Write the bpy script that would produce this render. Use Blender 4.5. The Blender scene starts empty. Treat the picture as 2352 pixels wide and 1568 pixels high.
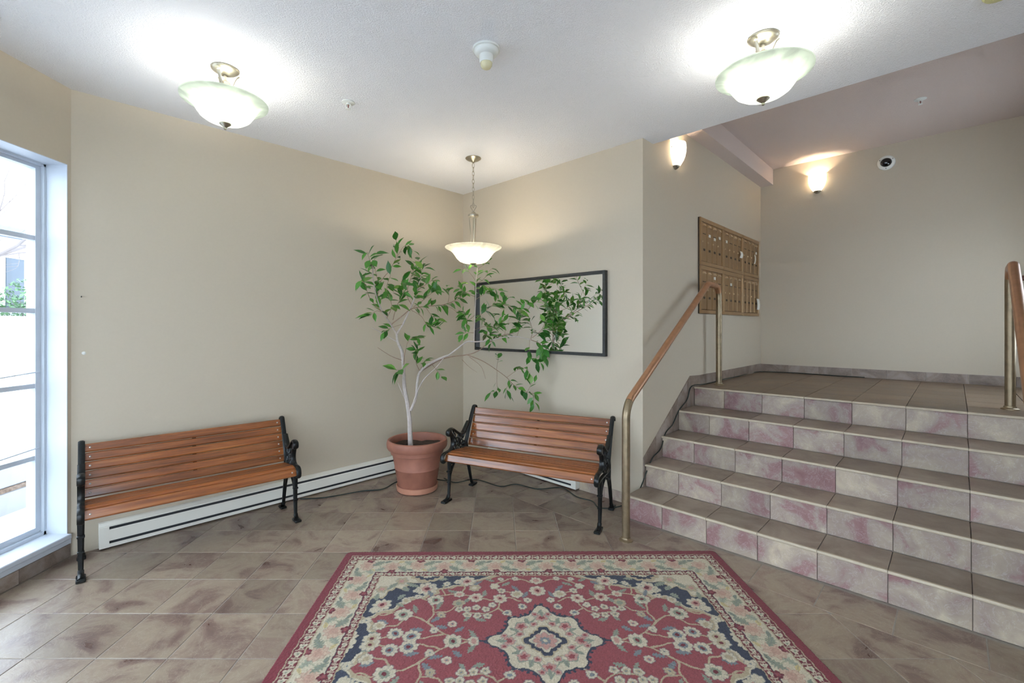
import bpy, bmesh, math, random
import numpy as np
from mathutils import Vector, Matrix

random.seed(7)
rng = np.random.default_rng(7)
scene = bpy.context.scene
C = scene.collection
PI = math.pi
S2 = math.sqrt(0.5)

# ------------------------------------------------------------------ camera
EYE = 1.45
cam_d = bpy.data.cameras.new('camera')
cam = bpy.data.objects.new('camera', cam_d)
C.objects.link(cam)
cam.location = (0, 0, EYE)
cam.rotation_euler = (PI / 2, 0, 0)
cam_d.sensor_fit = 'HORIZONTAL'
cam_d.sensor_width = 36.0
cam_d.lens = 16.0
cam_d.shift_x = 28 / 2352
cam_d.shift_y = -34 / 2352
cam_d.clip_start = 0.02
cam_d.clip_end = 300
scene.camera = cam

# ------------------------------------------------------------------ sky and exposure
world = bpy.data.worlds.new('overcast_sky')
scene.world = world
world.use_nodes = True
bg = world.node_tree.nodes['Background']
bg.inputs['Color'].default_value = (0.80, 0.90, 1.0, 1)
bg.inputs['Strength'].default_value = 4.6
LAMP_W = 7.0
PENDANT_W = 9.0
SCONCE_W = 13.0
scene.view_settings.view_transform = 'Standard'
scene.view_settings.look = 'None'
scene.view_settings.gamma = 1.0
scene.view_settings.use_curve_mapping = False
scene.view_settings.exposure = 0.74
scene.cycles.max_bounces = 8
scene.cycles.diffuse_bounces = 5
scene.cycles.transparent_max_bounces = 16
scene.cycles.sample_clamp_indirect = 6.0
scene.cycles.use_denoising = True
scene.cycles.use_adaptive_sampling = True
scene.cycles.adaptive_threshold = 0.15
scene.cycles.adaptive_min_samples = 24


# ------------------------------------------------------------------ small helpers
def lin(c):
    """sRGB 0-255 -> linear rgba"""
    out = []
    for v in c[:3]:
        v = v / 255.0
        out.append(v / 12.92 if v <= 0.04045 else ((v + 0.055) / 1.055) ** 2.4)
    return (out[0], out[1], out[2], 1.0)


def P(sm, df, z=None):
    """point from X+Y and X-Y (the room's 45 degree grid)"""
    x, y = (sm + df) / 2, (sm - df) / 2
    return (x, y) if z is None else (x, y, z)


def obj(name, verts, faces, mat=None, parent=None, smooth=False, loc=None, rotz=None):
    me = bpy.data.meshes.new(name)
    me.from_pydata([tuple(v) for v in verts], [], faces)
    me.update()
    if smooth:
        me.shade_smooth()
    return link(name, me, mat, parent, loc, rotz)


def link(name, me, mat=None, parent=None, loc=None, rotz=None):
    if mat is not None and len(me.materials) == 0:
        me.materials.append(mat)
    o = bpy.data.objects.new(name, me)
    C.objects.link(o)
    if parent is not None:
        o.parent = parent
    if loc is not None:
        o.location = loc
    if rotz is not None:
        o.rotation_euler = (0, 0, rotz)
    return o


def empty(name, loc=(0, 0, 0), rotz=0.0):
    o = bpy.data.objects.new(name, None)
    o.empty_display_size = 0.1
    C.objects.link(o)
    o.location = loc
    o.rotation_euler = (0, 0, rotz)
    return o


def tag(o, label, cat, group=None, kind=None):
    if label:
        o['label'] = label
    if cat:
        o['category'] = cat
    if group:
        o['group'] = group
    if kind:
        o['kind'] = kind
    return o


def struct(o):
    o['kind'] = 'structure'
    return o


class MB:
    """collects shapes into one mesh"""
    def __init__(self):
        self.v = []
        self.f = []

    def add(self, verts, faces):
        b = len(self.v)
        self.v += [tuple(p) for p in verts]
        self.f += [tuple(i + b for i in f) for f in faces]
        return self

    def box(self, x0, x1, y0, y1, z0, z1, bev=0.0):
        v, f = box_data(x0, x1, y0, y1, z0, z1, bev)
        return self.add(v, f)

    def tube(self, path, rad, n=8, cap=True, flat=None):
        v, f = tube_data(path, rad, n, cap, flat)
        return self.add(v, f)

    def lathe(self, prof, n=32, c=(0, 0, 0)):
        v, f = lathe_data(prof, n)
        return self.add([(p[0] + c[0], p[1] + c[1], p[2] + c[2]) for p in v], f)

    def prism(self, poly, z0, z1):
        v, f = prism_data(poly, z0, z1)
        return self.add(v, f)

    def move(self, m, start=0):
        for i in range(start, len(self.v)):
            self.v[i] = tuple(m @ Vector(self.v[i]))
        return self

    def build(self, name, mat, parent=None, smooth=False, loc=None, rotz=None):
        o = obj(name, self.v, self.f, mat, parent, smooth, loc, rotz)
        if smooth:
            smooth_by_angle(o.data)
        return o


def smooth_by_angle(me, ang=0.7):
    bm = bmesh.new()
    bm.from_mesh(me)
    bmesh.ops.recalc_face_normals(bm, faces=bm.faces)
    for e in bm.edges:
        if len(e.link_faces) == 2:
            if e.calc_face_angle(0) > ang:
                e.smooth = False
    bm.to_mesh(me)
    bm.free()


def box_data(x0, x1, y0, y1, z0, z1, bev=0.0):
    if bev <= 0:
        v = [(x0, y0, z0), (x1, y0, z0), (x1, y1, z0), (x0, y1, z0),
             (x0, y0, z1), (x1, y0, z1), (x1, y1, z1), (x0, y1, z1)]
        f = [(0, 3, 2, 1), (4, 5, 6, 7), (0, 1, 5, 4), (1, 2, 6, 5), (2, 3, 7, 6), (3, 0, 4, 7)]
        return v, f
    b = bev
    v, f = [], []
    for x, y, z, in ((x0, y0, z0), (x1, y0, z0), (x1, y1, z0), (x0, y1, z0),
                     (x0, y0, z1), (x1, y0, z1), (x1, y1, z1), (x0, y1, z1)):
        sx = b if x == x0 else -b
        sy = b if y == y0 else -b
        sz = b if z == z0 else -b
        v += [(x, y + sy, z + sz), (x + sx, y, z + sz), (x + sx, y + sy, z)]
    def q(a, k):
        return a * 3 + k
    f += [tuple(q(i, 2) for i in (0, 3, 2, 1)), tuple(q(i, 2) for i in (4, 5, 6, 7))]
    f += [tuple(q(i, 1) for i in (0, 1, 5, 4)), tuple(q(i, 0) for i in (1, 2, 6, 5)),
          tuple(q(i, 1) for i in (2, 3, 7, 6)), tuple(q(i, 0) for i in (3, 0, 4, 7))]
    for a, c_, k1, k2 in ((0, 1, 1, 2), (1, 2, 0, 2), (2, 3, 1, 2), (3, 0, 0, 2)):
        f.append((q(a, k1), q(a, k2), q(c_, k2), q(c_, k1)))
    for a, c_, k1, k2 in ((4, 5, 1, 2), (5, 6, 0, 2), (6, 7, 1, 2), (7, 4, 0, 2)):
        f.append((q(a, k2), q(a, k1), q(c_, k1), q(c_, k2)))
    for a, c_ in ((0, 4), (1, 5), (2, 6), (3, 7)):
        f.append((q(a, 0), q(a, 1), q(c_, 1), q(c_, 0)))
    for a in range(8):
        f.append((q(a, 0), q(a, 1), q(a, 2)))
    return v, f


def prism_data(poly, z0, z1):
    n = len(poly)
    ar = sum(poly[i][0] * poly[(i + 1) % n][1] - poly[(i + 1) % n][0] * poly[i][1] for i in range(n))
    if ar < 0:
        poly = poly[::-1]
    v = [(p[0], p[1], z0) for p in poly] + [(p[0], p[1], z1) for p in poly]
    f = [tuple(range(n - 1, -1, -1)), tuple(range(n, 2 * n))]
    for i in range(n):
        j = (i + 1) % n
        f.append((i, j, j + n, i + n))
    return v, f


def lathe_data(prof, n=32):
    v, f = [], []
    m = len(prof)
    for i in range(n):
        a = 2 * PI * i / n
        ca, sa = math.cos(a), math.sin(a)
        for r, z in prof:
            v.append((r * ca, r * sa, z))
    for i in range(n):
        j = (i + 1) % n
        for k in range(m - 1):
            r0, r1 = prof[k][0], prof[k + 1][0]
            if r0 < 1e-6 and r1 < 1e-6:
                continue
            a, b, c_, d = i * m + k, j * m + k, j * m + k + 1, i * m + k + 1
            if r0 < 1e-6:
                f.append((a, c_, d))
            elif r1 < 1e-6:
                f.append((a, b, d))
            else:
                f.append((a, b, c_, d))
    return v, f


def tube_data(path, rad, n=8, cap=True, flat=None):
    """tube along path; rad number or list; flat=(axis_vector, factor) squashes the section along that axis"""
    pts = [Vector(p) for p in path]
    m = len(pts)
    rs = rad if isinstance(rad, (list, tuple)) else [rad] * m
    v, f = [], []
    up = None
    for i in range(m):
        if i == 0:
            t = pts[1] - pts[0]
        elif i == m - 1:
            t = pts[-1] - pts[-2]
        else:
            t = (pts[i + 1] - pts[i]).normalized() + (pts[i] - pts[i - 1]).normalized()
        if t.length < 1e-9:
            t = Vector((0, 0, 1))
        t.normalize()
        if flat is not None:
            b = Vector(flat[0])
            b = (b - t * b.dot(t)).normalized()
            a = t.cross(b).normalized()
            k = flat[1]
        else:
            if up is None:
                up = Vector((0, 0, 1)) if abs(t.z) < 0.9 else Vector((1, 0, 0))
            a = t.cross(up)
            if a.length < 1e-6:
                a = t.cross(Vector((1, 0, 0)))
            a.normalize()
            b = a.cross(t).normalized()
            up = b
            k = 1.0
        for q in range(n):
            th = 2 * PI * (q + 0.5) / n
            v.append(pts[i] + a * (math.cos(th) * rs[i]) + b * (math.sin(th) * rs[i] * k))
    for i in range(m - 1):
        for q in range(n):
            w = (q + 1) % n
            f.append((i * n + q, i * n + w, (i + 1) * n + w, (i + 1) * n + q))
    if cap:
        f.append(tuple(range(n - 1, -1, -1)))
        f.append(tuple((m - 1) * n + q for q in range(n)))
    return v, f


def spline(pts, k=6):
    """Catmull-Rom through points (any dimension)"""
    pts = [np.array(p, float) for p in pts]
    p = [2 * pts[0] - pts[1]] + pts + [2 * pts[-1] - pts[-2]]
    out = []
    for i in range(1, len(p) - 2):
        for j in range(k):
            t = j / k
            a, b, c_, d = p[i - 1], p[i], p[i + 1], p[i + 2]
            out.append(0.5 * (2 * b + (c_ - a) * t + (2 * a - 5 * b + 4 * c_ - d) * t * t + (3 * b - a - 3 * c_ + d) * t ** 3))
    out.append(pts[-1])
    return [tuple(float(q) for q in o) for o in out]


def fillet(pts, rad, k=8):
    """round the corners of a 3D polyline; rad per inner corner"""
    pts = [Vector(p) for p in pts]
    out = [pts[0]]
    for i in range(1, len(pts) - 1):
        a, b, c_ = pts[i - 1], pts[i], pts[i + 1]
        u, w = (a - b).normalized(), (c_ - b).normalized()
        ang = u.angle(w)
        r = rad[i - 1] if isinstance(rad, (list, tuple)) else rad
        d = min(r / math.tan(ang / 2), (a - b).length * 0.499, (c_ - b).length * 0.499)
        r = d * math.tan(ang / 2)
        cen = b + (u + w).normalized() * (r / math.sin(ang / 2))
        s, e = b + u * d - cen, b + w * d - cen
        for j in range(k + 1):
            tot = s.angle(e)
            t = j / k
            wa, wb = math.sin((1 - t) * tot) / math.sin(tot), math.sin(t * tot) / math.sin(tot)
            out.append(cen + s * wa + e * wb)
    out.append(pts[-1])
    return out


def clip(poly, a, b, c_):
    """keep a*x+b*y<=c"""
    out = []
    n = len(poly)
    for i in range(n):
        p, q = poly[i], poly[(i + 1) % n]
        dp, dq = a * p[0] + b * p[1] - c_, a * q[0] + b * q[1] - c_
        if dp <= 0:
            out.append(p)
        if (dp < 0 < dq) or (dq < 0 < dp):
            t = dp / (dp - dq)
            out.append((p[0] + (q[0] - p[0]) * t, p[1] + (q[1] - p[1]) * t))
    return out


def area(poly):
    n = len(poly)
    return 0.5 * sum(poly[i][0] * poly[(i + 1) % n][1] - poly[(i + 1) % n][0] * poly[i][1] for i in range(n))


def inset(poly, d):
    """shrink a convex CCW polygon"""
    out = poly
    n = len(poly)
    for i in range(n):
        p, q = poly[i], poly[(i + 1) % n]
        ex, ey = q[0] - p[0], q[1] - p[1]
        L = math.hypot(ex, ey)
        if L < 1e-6:
            continue
        nx, ny = ey / L, -ex / L
        out = clip(out, nx, ny, nx * p[0] + ny * p[1] - d)
        if len(out) < 3:
            return []
    return out


# ------------------------------------------------------------------ materials
def nodes_of(name):
    m = bpy.data.materials.new(name)
    m.use_nodes = True
    nt = m.node_tree
    return m, nt, nt.nodes['Principled BSDF']


def N(nt, t, **kw):
    n = nt.nodes.new(t)
    for k, v in kw.items():
        if k in n.inputs:
            n.inputs[k].default_value = v
        else:
            setattr(n, k, v)
    return n


def ramp(nt, stops, fac, interp='LINEAR'):
    r = nt.nodes.new('ShaderNodeValToRGB')
    r.color_ramp.interpolation = interp
    els = r.color_ramp.elements
    while len(els) < len(stops):
        els.new(0.5)
    for e, (p, c_) in zip(els, stops):
        e.position = p
        e.color = c_ if len(c_) == 4 else (*c_, 1)
    nt.links.new(fac, r.inputs['Fac'])
    return r


def bump(nt, bsdf, height, strength, dist):
    b = N(nt, 'ShaderNodeBump', Strength=strength, Distance=dist)
    nt.links.new(height, b.inputs['Height'])
    nt.links.new(b.outputs['Normal'], bsdf.inputs['Normal'])
    return b


def plain(name, srgb, rough=0.5, metal=0.0, spec=0.5, noise=None, coat=0.0):
    """noise=(scale, amount, bump_strength, bump_distance)"""
    m, nt, b = nodes_of(name)
    c_ = lin(srgb)
    b.inputs['Base Color'].default_value = c_
    b.inputs['Roughness'].default_value = rough
    b.inputs['Metallic'].default_value = metal
    b.inputs['Specular IOR Level'].default_value = spec
    b.inputs['Coat Weight'].default_value = coat
    if noise:
        g = N(nt, 'ShaderNodeNewGeometry')
        n = N(nt, 'ShaderNodeTexNoise', Scale=noise[0], Detail=4.0)
        nt.links.new(g.outputs['Position'], n.inputs['Vector'])
        a = noise[1]
        r = ramp(nt, [(0.3, tuple(v * (1 - a) for v in c_[:3])), (0.7, tuple(min(1, v * (1 + a)) for v in c_[:3]))], n.outputs['Fac'])
        nt.links.new(r.outputs['Color'], b.inputs['Base Color'])
        if noise[2] > 0:
            bump(nt, b, n.outputs['Fac'], noise[2], noise[3])
    return m


def tile_mat(name, stops, scale, rough, vein, bump_s=0.25, streak=1.0):
    """stone look: blotches and veins, shifted at random from tile to tile"""
    m, nt, b = nodes_of(name)
    g = N(nt, 'ShaderNodeNewGeometry')
    oi = N(nt, 'ShaderNodeObjectInfo')
    off = N(nt, 'ShaderNodeVectorMath', operation='SCALE')
    off.inputs[0].default_value = (37.0, 91.0, 53.0)
    nt.links.new(oi.outputs['Random'], off.inputs['Scale'])
    add = N(nt, 'ShaderNodeVectorMath', operation='ADD')
    nt.links.new(g.outputs['Position'], add.inputs[0])
    nt.links.new(off.outputs[0], add.inputs[1])
    mp = N(nt, 'ShaderNodeMapping')
    mp.inputs['Scale'].default_value = (1.0, streak, 1.0)
    nt.links.new(add.outputs[0], mp.inputs['Vector'])
    n1 = N(nt, 'ShaderNodeTexNoise', Scale=scale, Detail=7.0, Roughness=0.58, Distortion=0.7)
    nt.links.new(mp.outputs[0], n1.inputs['Vector'])
    r1 = ramp(nt, stops, n1.outputs['Fac'])
    n2 = N(nt, 'ShaderNodeTexNoise', Scale=scale * 2.4, Detail=5.0, Roughness=0.65, Distortion=2.2)
    nt.links.new(mp.outputs[0], n2.inputs['Vector'])
    r2 = ramp(nt, [(0.485, (0, 0, 0)), (0.5, (1, 1, 1)), (0.515, (0, 0, 0))], n2.outputs['Fac'])
    mx = N(nt, 'ShaderNodeMix', data_type='RGBA')
    mf = N(nt, 'ShaderNodeMath', operation='MULTIPLY')
    nt.links.new(r2.outputs['Color'], mf.inputs[0])
    mf.inputs[1].default_value = 0.35
    nt.links.new(mf.outputs[0], mx.inputs['Factor'])
    nt.links.new(r1.outputs['Color'], mx.inputs['A'])
    mx.inputs['B'].default_value = vein
    hs = N(nt, 'ShaderNodeHueSaturation')
    vr = N(nt, 'ShaderNodeMapRange')
    vr.inputs['To Min'].default_value = 0.82
    vr.inputs['To Max'].default_value = 1.12
    nt.links.new(oi.outputs['Random'], vr.inputs['Value'])
    nt.links.new(vr.outputs[0], hs.inputs['Value'])
    nt.links.new(mx.outputs['Result'], hs.inputs['Color'])
    nt.links.new(hs.outputs['Color'], b.inputs['Base Color'])
    rr = N(nt, 'ShaderNodeMapRange')
    rr.inputs['To Min'].default_value = rough - 0.08
    rr.inputs['To Max'].default_value = rough + 0.12
    nt.links.new(n1.outputs['Fac'], rr.inputs['Value'])
    nt.links.new(rr.outputs[0], b.inputs['Roughness'])
    bump(nt, b, n2.outputs['Fac'], bump_s, 0.004)
    return m


def wall_mat(name, srgb, scale=60, bs=0.05):
    return plain(name, srgb, 0.62, noise=(scale, 0.012, bs, 0.002))


def popcorn_mat(name, srgb):
    m, nt, b = nodes_of(name)
    b.inputs['Base Color'].default_value = lin(srgb)
    b.inputs['Roughness'].default_value = 0.85
    g = N(nt, 'ShaderNodeNewGeometry')
    v = N(nt, 'ShaderNodeTexNoise', Scale=125.0, Detail=3.0, Roughness=0.7)
    nt.links.new(g.outputs['Position'], v.inputs['Vector'])
    r = ramp(nt, [(0.42, (0, 0, 0)), (0.66, (1, 1, 1))], v.outputs['Fac'])
    bump(nt, b, r.outputs['Color'], 0.55, 0.0055)
    return m


def wood_mat(name, dark, mid, light):
    m, nt, b = nodes_of(name)
    tc = N(nt, 'ShaderNodeTexCoord')
    oi = N(nt, 'ShaderNodeObjectInfo')
    off = N(nt, 'ShaderNodeVectorMath', operation='SCALE')
    off.inputs[0].default_value = (13.0, 7.0, 29.0)
    nt.links.new(oi.outputs['Random'], off.inputs['Scale'])
    add = N(nt, 'ShaderNodeVectorMath', operation='ADD')
    nt.links.new(tc.outputs['Object'], add.inputs[0])
    nt.links.new(off.outputs[0], add.inputs[1])
    mp = N(nt, 'ShaderNodeMapping')
    mp.inputs['Scale'].default_value = (1.6, 26.0, 26.0)
    nt.links.new(add.outputs[0], mp.inputs['Vector'])
    n = N(nt, 'ShaderNodeTexNoise', Scale=1.6, Detail=6.0, Roughness=0.62, Distortion=0.5)
    nt.links.new(mp.outputs[0], n.inputs['Vector'])
    r = ramp(nt, [(0.28, lin(dark)), (0.5, lin(mid)), (0.74, lin(light))], n.outputs['Fac'])
    hs = N(nt, 'ShaderNodeHueSaturation')
    vr = N(nt, 'ShaderNodeMapRange')
    vr.inputs['To Min'].default_value = 0.8
    vr.inputs['To Max'].default_value = 1.15
    nt.links.new(oi.outputs['Random'], vr.inputs['Value'])
    nt.links.new(vr.outputs[0], hs.inputs['Value'])
    nt.links.new(r.outputs['Color'], hs.inputs['Color'])
    nt.links.new(hs.outputs['Color'], b.inputs['Base Color'])
    b.inputs['Roughness'].default_value = 0.36
    b.inputs['Coat Weight'].default_value = 0.8
    b.inputs['Coat Roughness'].default_value = 0.14
    bump(nt, b, n.outputs['Fac'], 0.12, 0.002)
    return m


def shade_mat(name, tint, emit, strength):
    """frosted lamp glass: lit from inside, also glows itself"""
    m, nt, b = nodes_of(name)
    out = nt.nodes['Material Output']
    tr = N(nt, 'ShaderNodeBsdfTranslucent', Color=(*tint, 1))
    df = N(nt, 'ShaderNodeBsdfDiffuse', Color=(*tint, 1))
    gl = N(nt, 'ShaderNodeBsdfGlossy', Roughness=0.25)
    em = N(nt, 'ShaderNodeEmission', Color=(*emit, 1), Strength=strength)
    tc = N(nt, 'ShaderNodeTexCoord')
    nz = N(nt, 'ShaderNodeTexNoise', Scale=6.0, Detail=3.0, Distortion=2.5)
    nt.links.new(tc.outputs['Object'], nz.inputs['Vector'])
    rp = ramp(nt, [(0.35, tuple(0.72 * t for t in tint)), (0.6, tint)], nz.outputs['Fac'])
    nt.links.new(rp.outputs['Color'], tr.inputs['Color'])
    a = N(nt, 'ShaderNodeMixShader', Fac=0.25)
    nt.links.new(tr.outputs[0], a.inputs[1])
    nt.links.new(df.outputs[0], a.inputs[2])
    c_ = N(nt, 'ShaderNodeMixShader', Fac=0.05)
    nt.links.new(a.outputs[0], c_.inputs[1])
    nt.links.new(gl.outputs[0], c_.inputs[2])
    d = N(nt, 'ShaderNodeAddShader')
    nt.links.new(c_.outputs[0], d.inputs[0])
    nt.links.new(em.outputs[0], d.inputs[1])
    nt.links.new(d.outputs[0], out.inputs['Surface'])
    return m


def emit_mat(name, col, strength):
    m, nt, b = nodes_of(name)
    b.inputs['Base Color'].default_value = (1, 1, 1, 1)
    b.inputs['Emission Color'].default_value = (*col, 1)
    b.inputs['Emission Strength'].default_value = strength
    return m


M = {}
M['wall'] = wall_mat('wall_paint', (191, 180, 161))
M['trim_white'] = plain('white_trim_paint', (196, 203, 212), 0.4, noise=(9, 0.02, 0.05, 0.002))
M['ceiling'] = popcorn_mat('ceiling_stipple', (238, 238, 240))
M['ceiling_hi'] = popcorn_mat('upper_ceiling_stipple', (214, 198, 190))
M['grout'] = plain('grout', (150, 143, 134), 0.9, noise=(40, 0.08, 0.3, 0.002))
M['floor'] = tile_mat('floor_slate', [(0.26, lin((90, 68, 62))), (0.40, lin((118, 98, 88))), (0.46, lin((138, 121, 106))), (0.54, lin((147, 132, 114))), (0.62, lin((133, 113, 101))), (0.76, lin((164, 150, 132)))],
                      4.2, 0.29, lin((182, 170, 152)))
M['riser'] = tile_mat('riser_stone', [(0.31, lin((130, 94, 93))), (0.42, lin((143, 111, 109))), (0.47, lin((151, 134, 125))), (0.57, lin((163, 148, 133))), (0.70, lin((184, 170, 148)))],
                      4.6, 0.42, lin((206, 198, 196)))
M['tread'] = tile_mat('tread_stone', [(0.3, lin((122, 106, 94))), (0.5, lin((146, 131, 117))), (0.7, lin((163, 150, 136)))], 5.0, 0.42, lin((170, 158, 144)), 0.2)
M['landing'] = tile_mat('landing_stone', [(0.3, lin((96, 79, 64))), (0.5, lin((116, 97, 78))), (0.7, lin((134, 114, 94)))], 4.0, 0.4, lin((160, 140, 124)), 0.2)
M['skirt'] = tile_mat('skirting_stone', [(0.32, lin((108, 92, 84))), (0.45, lin((128, 112, 100))), (0.55, lin((142, 128, 118))), (0.7, lin((158, 146, 138)))], 5.5, 0.4, lin((170, 160, 152)), 0.2)
M['nosing'] = plain('nosing_stone', (182, 169, 148), 0.5, noise=(30, 0.06, 0.1, 0.002))
M['concrete_core'] = plain('stair_core', (146, 136, 126), 0.9)
M['bench_wood'] = wood_mat('bench_wood', (88, 45, 18), (138, 77, 34), (170, 108, 58))
M['iron'] = plain('black_cast_iron', (22, 25, 26), 0.32, 0.35, noise=(90, 0.25, 0.2, 0.001))
M['bolt'] = plain('zinc_bolt', (206, 204, 200), 0.3, 0.9)
M['terracotta'] = plain('terracotta', (150, 98, 80), 0.6, noise=(9, 0.16, 0.1, 0.003))
M['saucer'] = plain('terracotta_saucer', (184, 130, 106), 0.6, noise=(10, 0.08, 0.1, 0.003))
M['soil'] = plain('potting_soil', (62, 48, 40), 0.95, noise=(70, 0.5, 0.9, 0.01))
M['bark'] = plain('ficus_bark', (186, 176, 170), 0.8, noise=(45, 0.12, 0.3, 0.003))
M['twig'] = plain('ficus_twig', (150, 126, 108), 0.8, noise=(60, 0.15, 0.2, 0.002))
M['brass'] = plain('aged_brass_pipe', (142, 126, 102), 0.38, 0.75, noise=(26, 0.16, 0.1, 0.001))
M['rail_paint'] = plain('worn_copper_brown_rail', (168, 124, 92), 0.34, 0.4, noise=(20, 0.12, 0.1, 0.001))
M['nickel'] = plain('satin_nickel', (176, 169, 152), 0.32, 0.9)
M['lamp_glass'] = shade_mat('ceiling_lamp_glass', (0.52, 0.565, 0.50), (0.95, 1.0, 0.93), 0.10)
M['pendant_glass'] = shade_mat('pendant_glass', (0.66, 0.64, 0.56), (1.0, 0.94, 0.78), 0.14)
M['sconce_glass'] = shade_mat('sconce_glass', (0.8, 0.76, 0.68), (1.0, 0.84, 0.62), 1.8)
M['bulb'] = emit_mat('bulb', (1.0, 0.98, 0.92), 14.0)
M['heater'] = plain('heater_enamel', (226, 224, 214), 0.4)
M['heater_slot'] = plain('heater_slot', (46, 48, 52), 0.6)
M['cord'] = plain('dark_green_cord', (30, 42, 38), 0.5)
M['white_plastic'] = plain('white_plastic', (222, 224, 218), 0.4)
M['ivory_plastic'] = plain('ivory_plastic', (216, 208, 168), 0.4)
M['yellow_plastic'] = plain('aged_yellow_plastic', (206, 204, 150), 0.45)
M['dome_black'] = plain('dark_dome', (14, 14, 18), 0.08, 0.0, 0.8)
M['mail'] = plain('bronze_mailbox', (164, 132, 94), 0.38, 0.45, noise=(14, 0.06, 0.05, 0.001))
M['mail_door'] = plain('bronze_mailbox_door', (152, 120, 82), 0.36, 0.45, noise=(18, 0.05, 0.05, 0.001))
M['mail_pull'] = plain('mailbox_pull', (196, 172, 138), 0.3, 0.6)
M['mail_dark'] = plain('mailbox_slot', (52, 40, 28), 0.6)
M['paper'] = plain('paper', (226, 224, 214), 0.8)
M['frame_black'] = plain('black_mirror_frame', (40, 42, 42), 0.5, noise=(50, 0.3, 0.1, 0.001))
M['rail_wood'] = plain('dark_red_wood_rail', (92, 54, 42), 0.35, noise=(20, 0.15, 0.1, 0.002))
mm, nt_, b_ = nodes_of('mirror_silver')
b_.inputs['Base Color'].default_value = (0.93, 0.95, 0.94, 1)
b_.inputs['Metallic'].default_value = 1.0
b_.inputs['Roughness'].default_value = 0.005
M['mirror'] = mm
# window glass
mm, nt_, b_ = nodes_of('window_glass')
out_ = nt_.nodes['Material Output']
ts_ = N(nt_, 'ShaderNodeBsdfTransparent', Color=(0.96, 0.98, 1.0, 1))
gs_ = N(nt_, 'ShaderNodeBsdfGlossy', Roughness=0.01)
fc_ = N(nt_, 'ShaderNodeLayerWeight', Blend=0.5)
pw_ = N(nt_, 'ShaderNodeMath', operation='POWER')
nt_.links.new(fc_.outputs['Facing'], pw_.inputs[0])
pw_.inputs[1].default_value = 4.0
lw_ = N(nt_, 'ShaderNodeMath', operation='MULTIPLY_ADD')
nt_.links.new(pw_.outputs[0], lw_.inputs[0])
lw_.inputs[1].default_value = 0.5
lw_.inputs[2].default_value = 0.03
mx_ = N(nt_, 'ShaderNodeMixShader')
nt_.links.new(lw_.outputs[0], mx_.inputs[0])
nt_.links.new(ts_.outputs[0], mx_.inputs[1])
nt_.links.new(gs_.outputs[0], mx_.inputs[2])
nt_.links.new(mx_.outputs[0], out_.inputs['Surface'])
M['glass'] = mm
# leaves
mm, nt_, b_ = nodes_of('ficus_leaf')
oi_ = N(nt_, 'ShaderNodeObjectInfo')
r_ = ramp(nt_, [(0.0, lin((40, 96, 34))), (0.5, lin((60, 124, 44))), (0.85, lin((82, 142, 54))), (1.0, lin((122, 160, 70)))], oi_.outputs['Random'])
nt_.links.new(r_.outputs['Color'], b_.inputs['Base Color'])
b_.inputs['Roughness'].default_value = 0.32
tl_ = N(nt_, 'ShaderNodeBsdfTranslucent')
nt_.links.new(r_.outputs['Color'], tl_.inputs['Color'])
mx_ = N(nt_, 'ShaderNodeMixShader', Fac=0.25)
nt_.links.new(b_.outputs[0], mx_.inputs[1])
nt_.links.new(tl_.outputs[0], mx_.inputs[2])
nt_.links.new(mx_.outputs[0], nt_.nodes['Material Output'].inputs['Surface'])
M['leaf'] = mm
M['asphalt'] = plain('street_asphalt', (204, 206, 208), 0.9, noise=(3, 0.12, 0.2, 0.01))
M['gravel'] = plain('worn_gravel_lane', (168, 170, 174), 0.9, noise=(9, 0.3, 0.4, 0.02))
M['pave'] = plain('pavement_concrete', (212, 213, 214), 0.9, noise=(5, 0.08, 0.2, 0.01))
M['planter'] = plain('planter_concrete', (150, 152, 158), 0.85, noise=(4, 0.06, 0.1, 0.01))
M['mulch'] = plain('bark_mulch', (112, 96, 84), 0.95, noise=(40, 0.4, 0.6, 0.02))
M['render'] = plain('white_render_wall', (214, 214, 212), 0.8, noise=(2, 0.03, 0.1, 0.01))
M['grey_roof'] = plain('grey_roof', (120, 128, 140), 0.8)
M['dark_glass'] = plain('far_window', (70, 80, 92), 0.2)
M['shrub'] = plain('shrub_leaf', (96, 132, 92), 0.6)
M['twig_out'] = plain('bare_twig', (120, 112, 110), 0.8)

# ------------------------------------------------------------------ the room: one plan, walls on a 45 degree grid
AX = -2.72            # window wall
B_DIFF = -5.607       # long plain wall with the heater (X-Y)
C_SUM = 4.772         # wall with the mirror (X+Y)
D_DIFF = -2.49        # stair side wall with the mailboxes
E_SUM = 9.178         # wall at the back of the landing
F_DIFF = 1.2          # far side of the stairs, out of view
GX = 3.10             # right wall, out of view
FY = -1.6             # entrance wall behind the camera
ZC = 2.955
ZH = 3.43
EDGE = 5.017          # edge of the lower ceiling
AB = (AX, AX - B_DIFF)
BC = P(C_SUM, B_DIFF)
CD = P(C_SUM, D_DIFF)
DE = P(E_SUM, D_DIFF)
EF = P(E_SUM, F_DIFF)
RISE = 0.176
NOSE = [4.395, 4.785, 5.195, 5.65, 6.15]
ZL = RISE * 5
T = 0.12


def wall_seg(name, a, b, out, z0, z1, mat=None):
    o = [(a[0], a[1]), (b[0], b[1]), (b[0] + out[0], b[1] + out[1]), (a[0] + out[0], a[1] + out[1])]
    v, f = prism_data(o, z0, z1)
    return struct(obj(name, v, f, mat or M['wall']))


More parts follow.
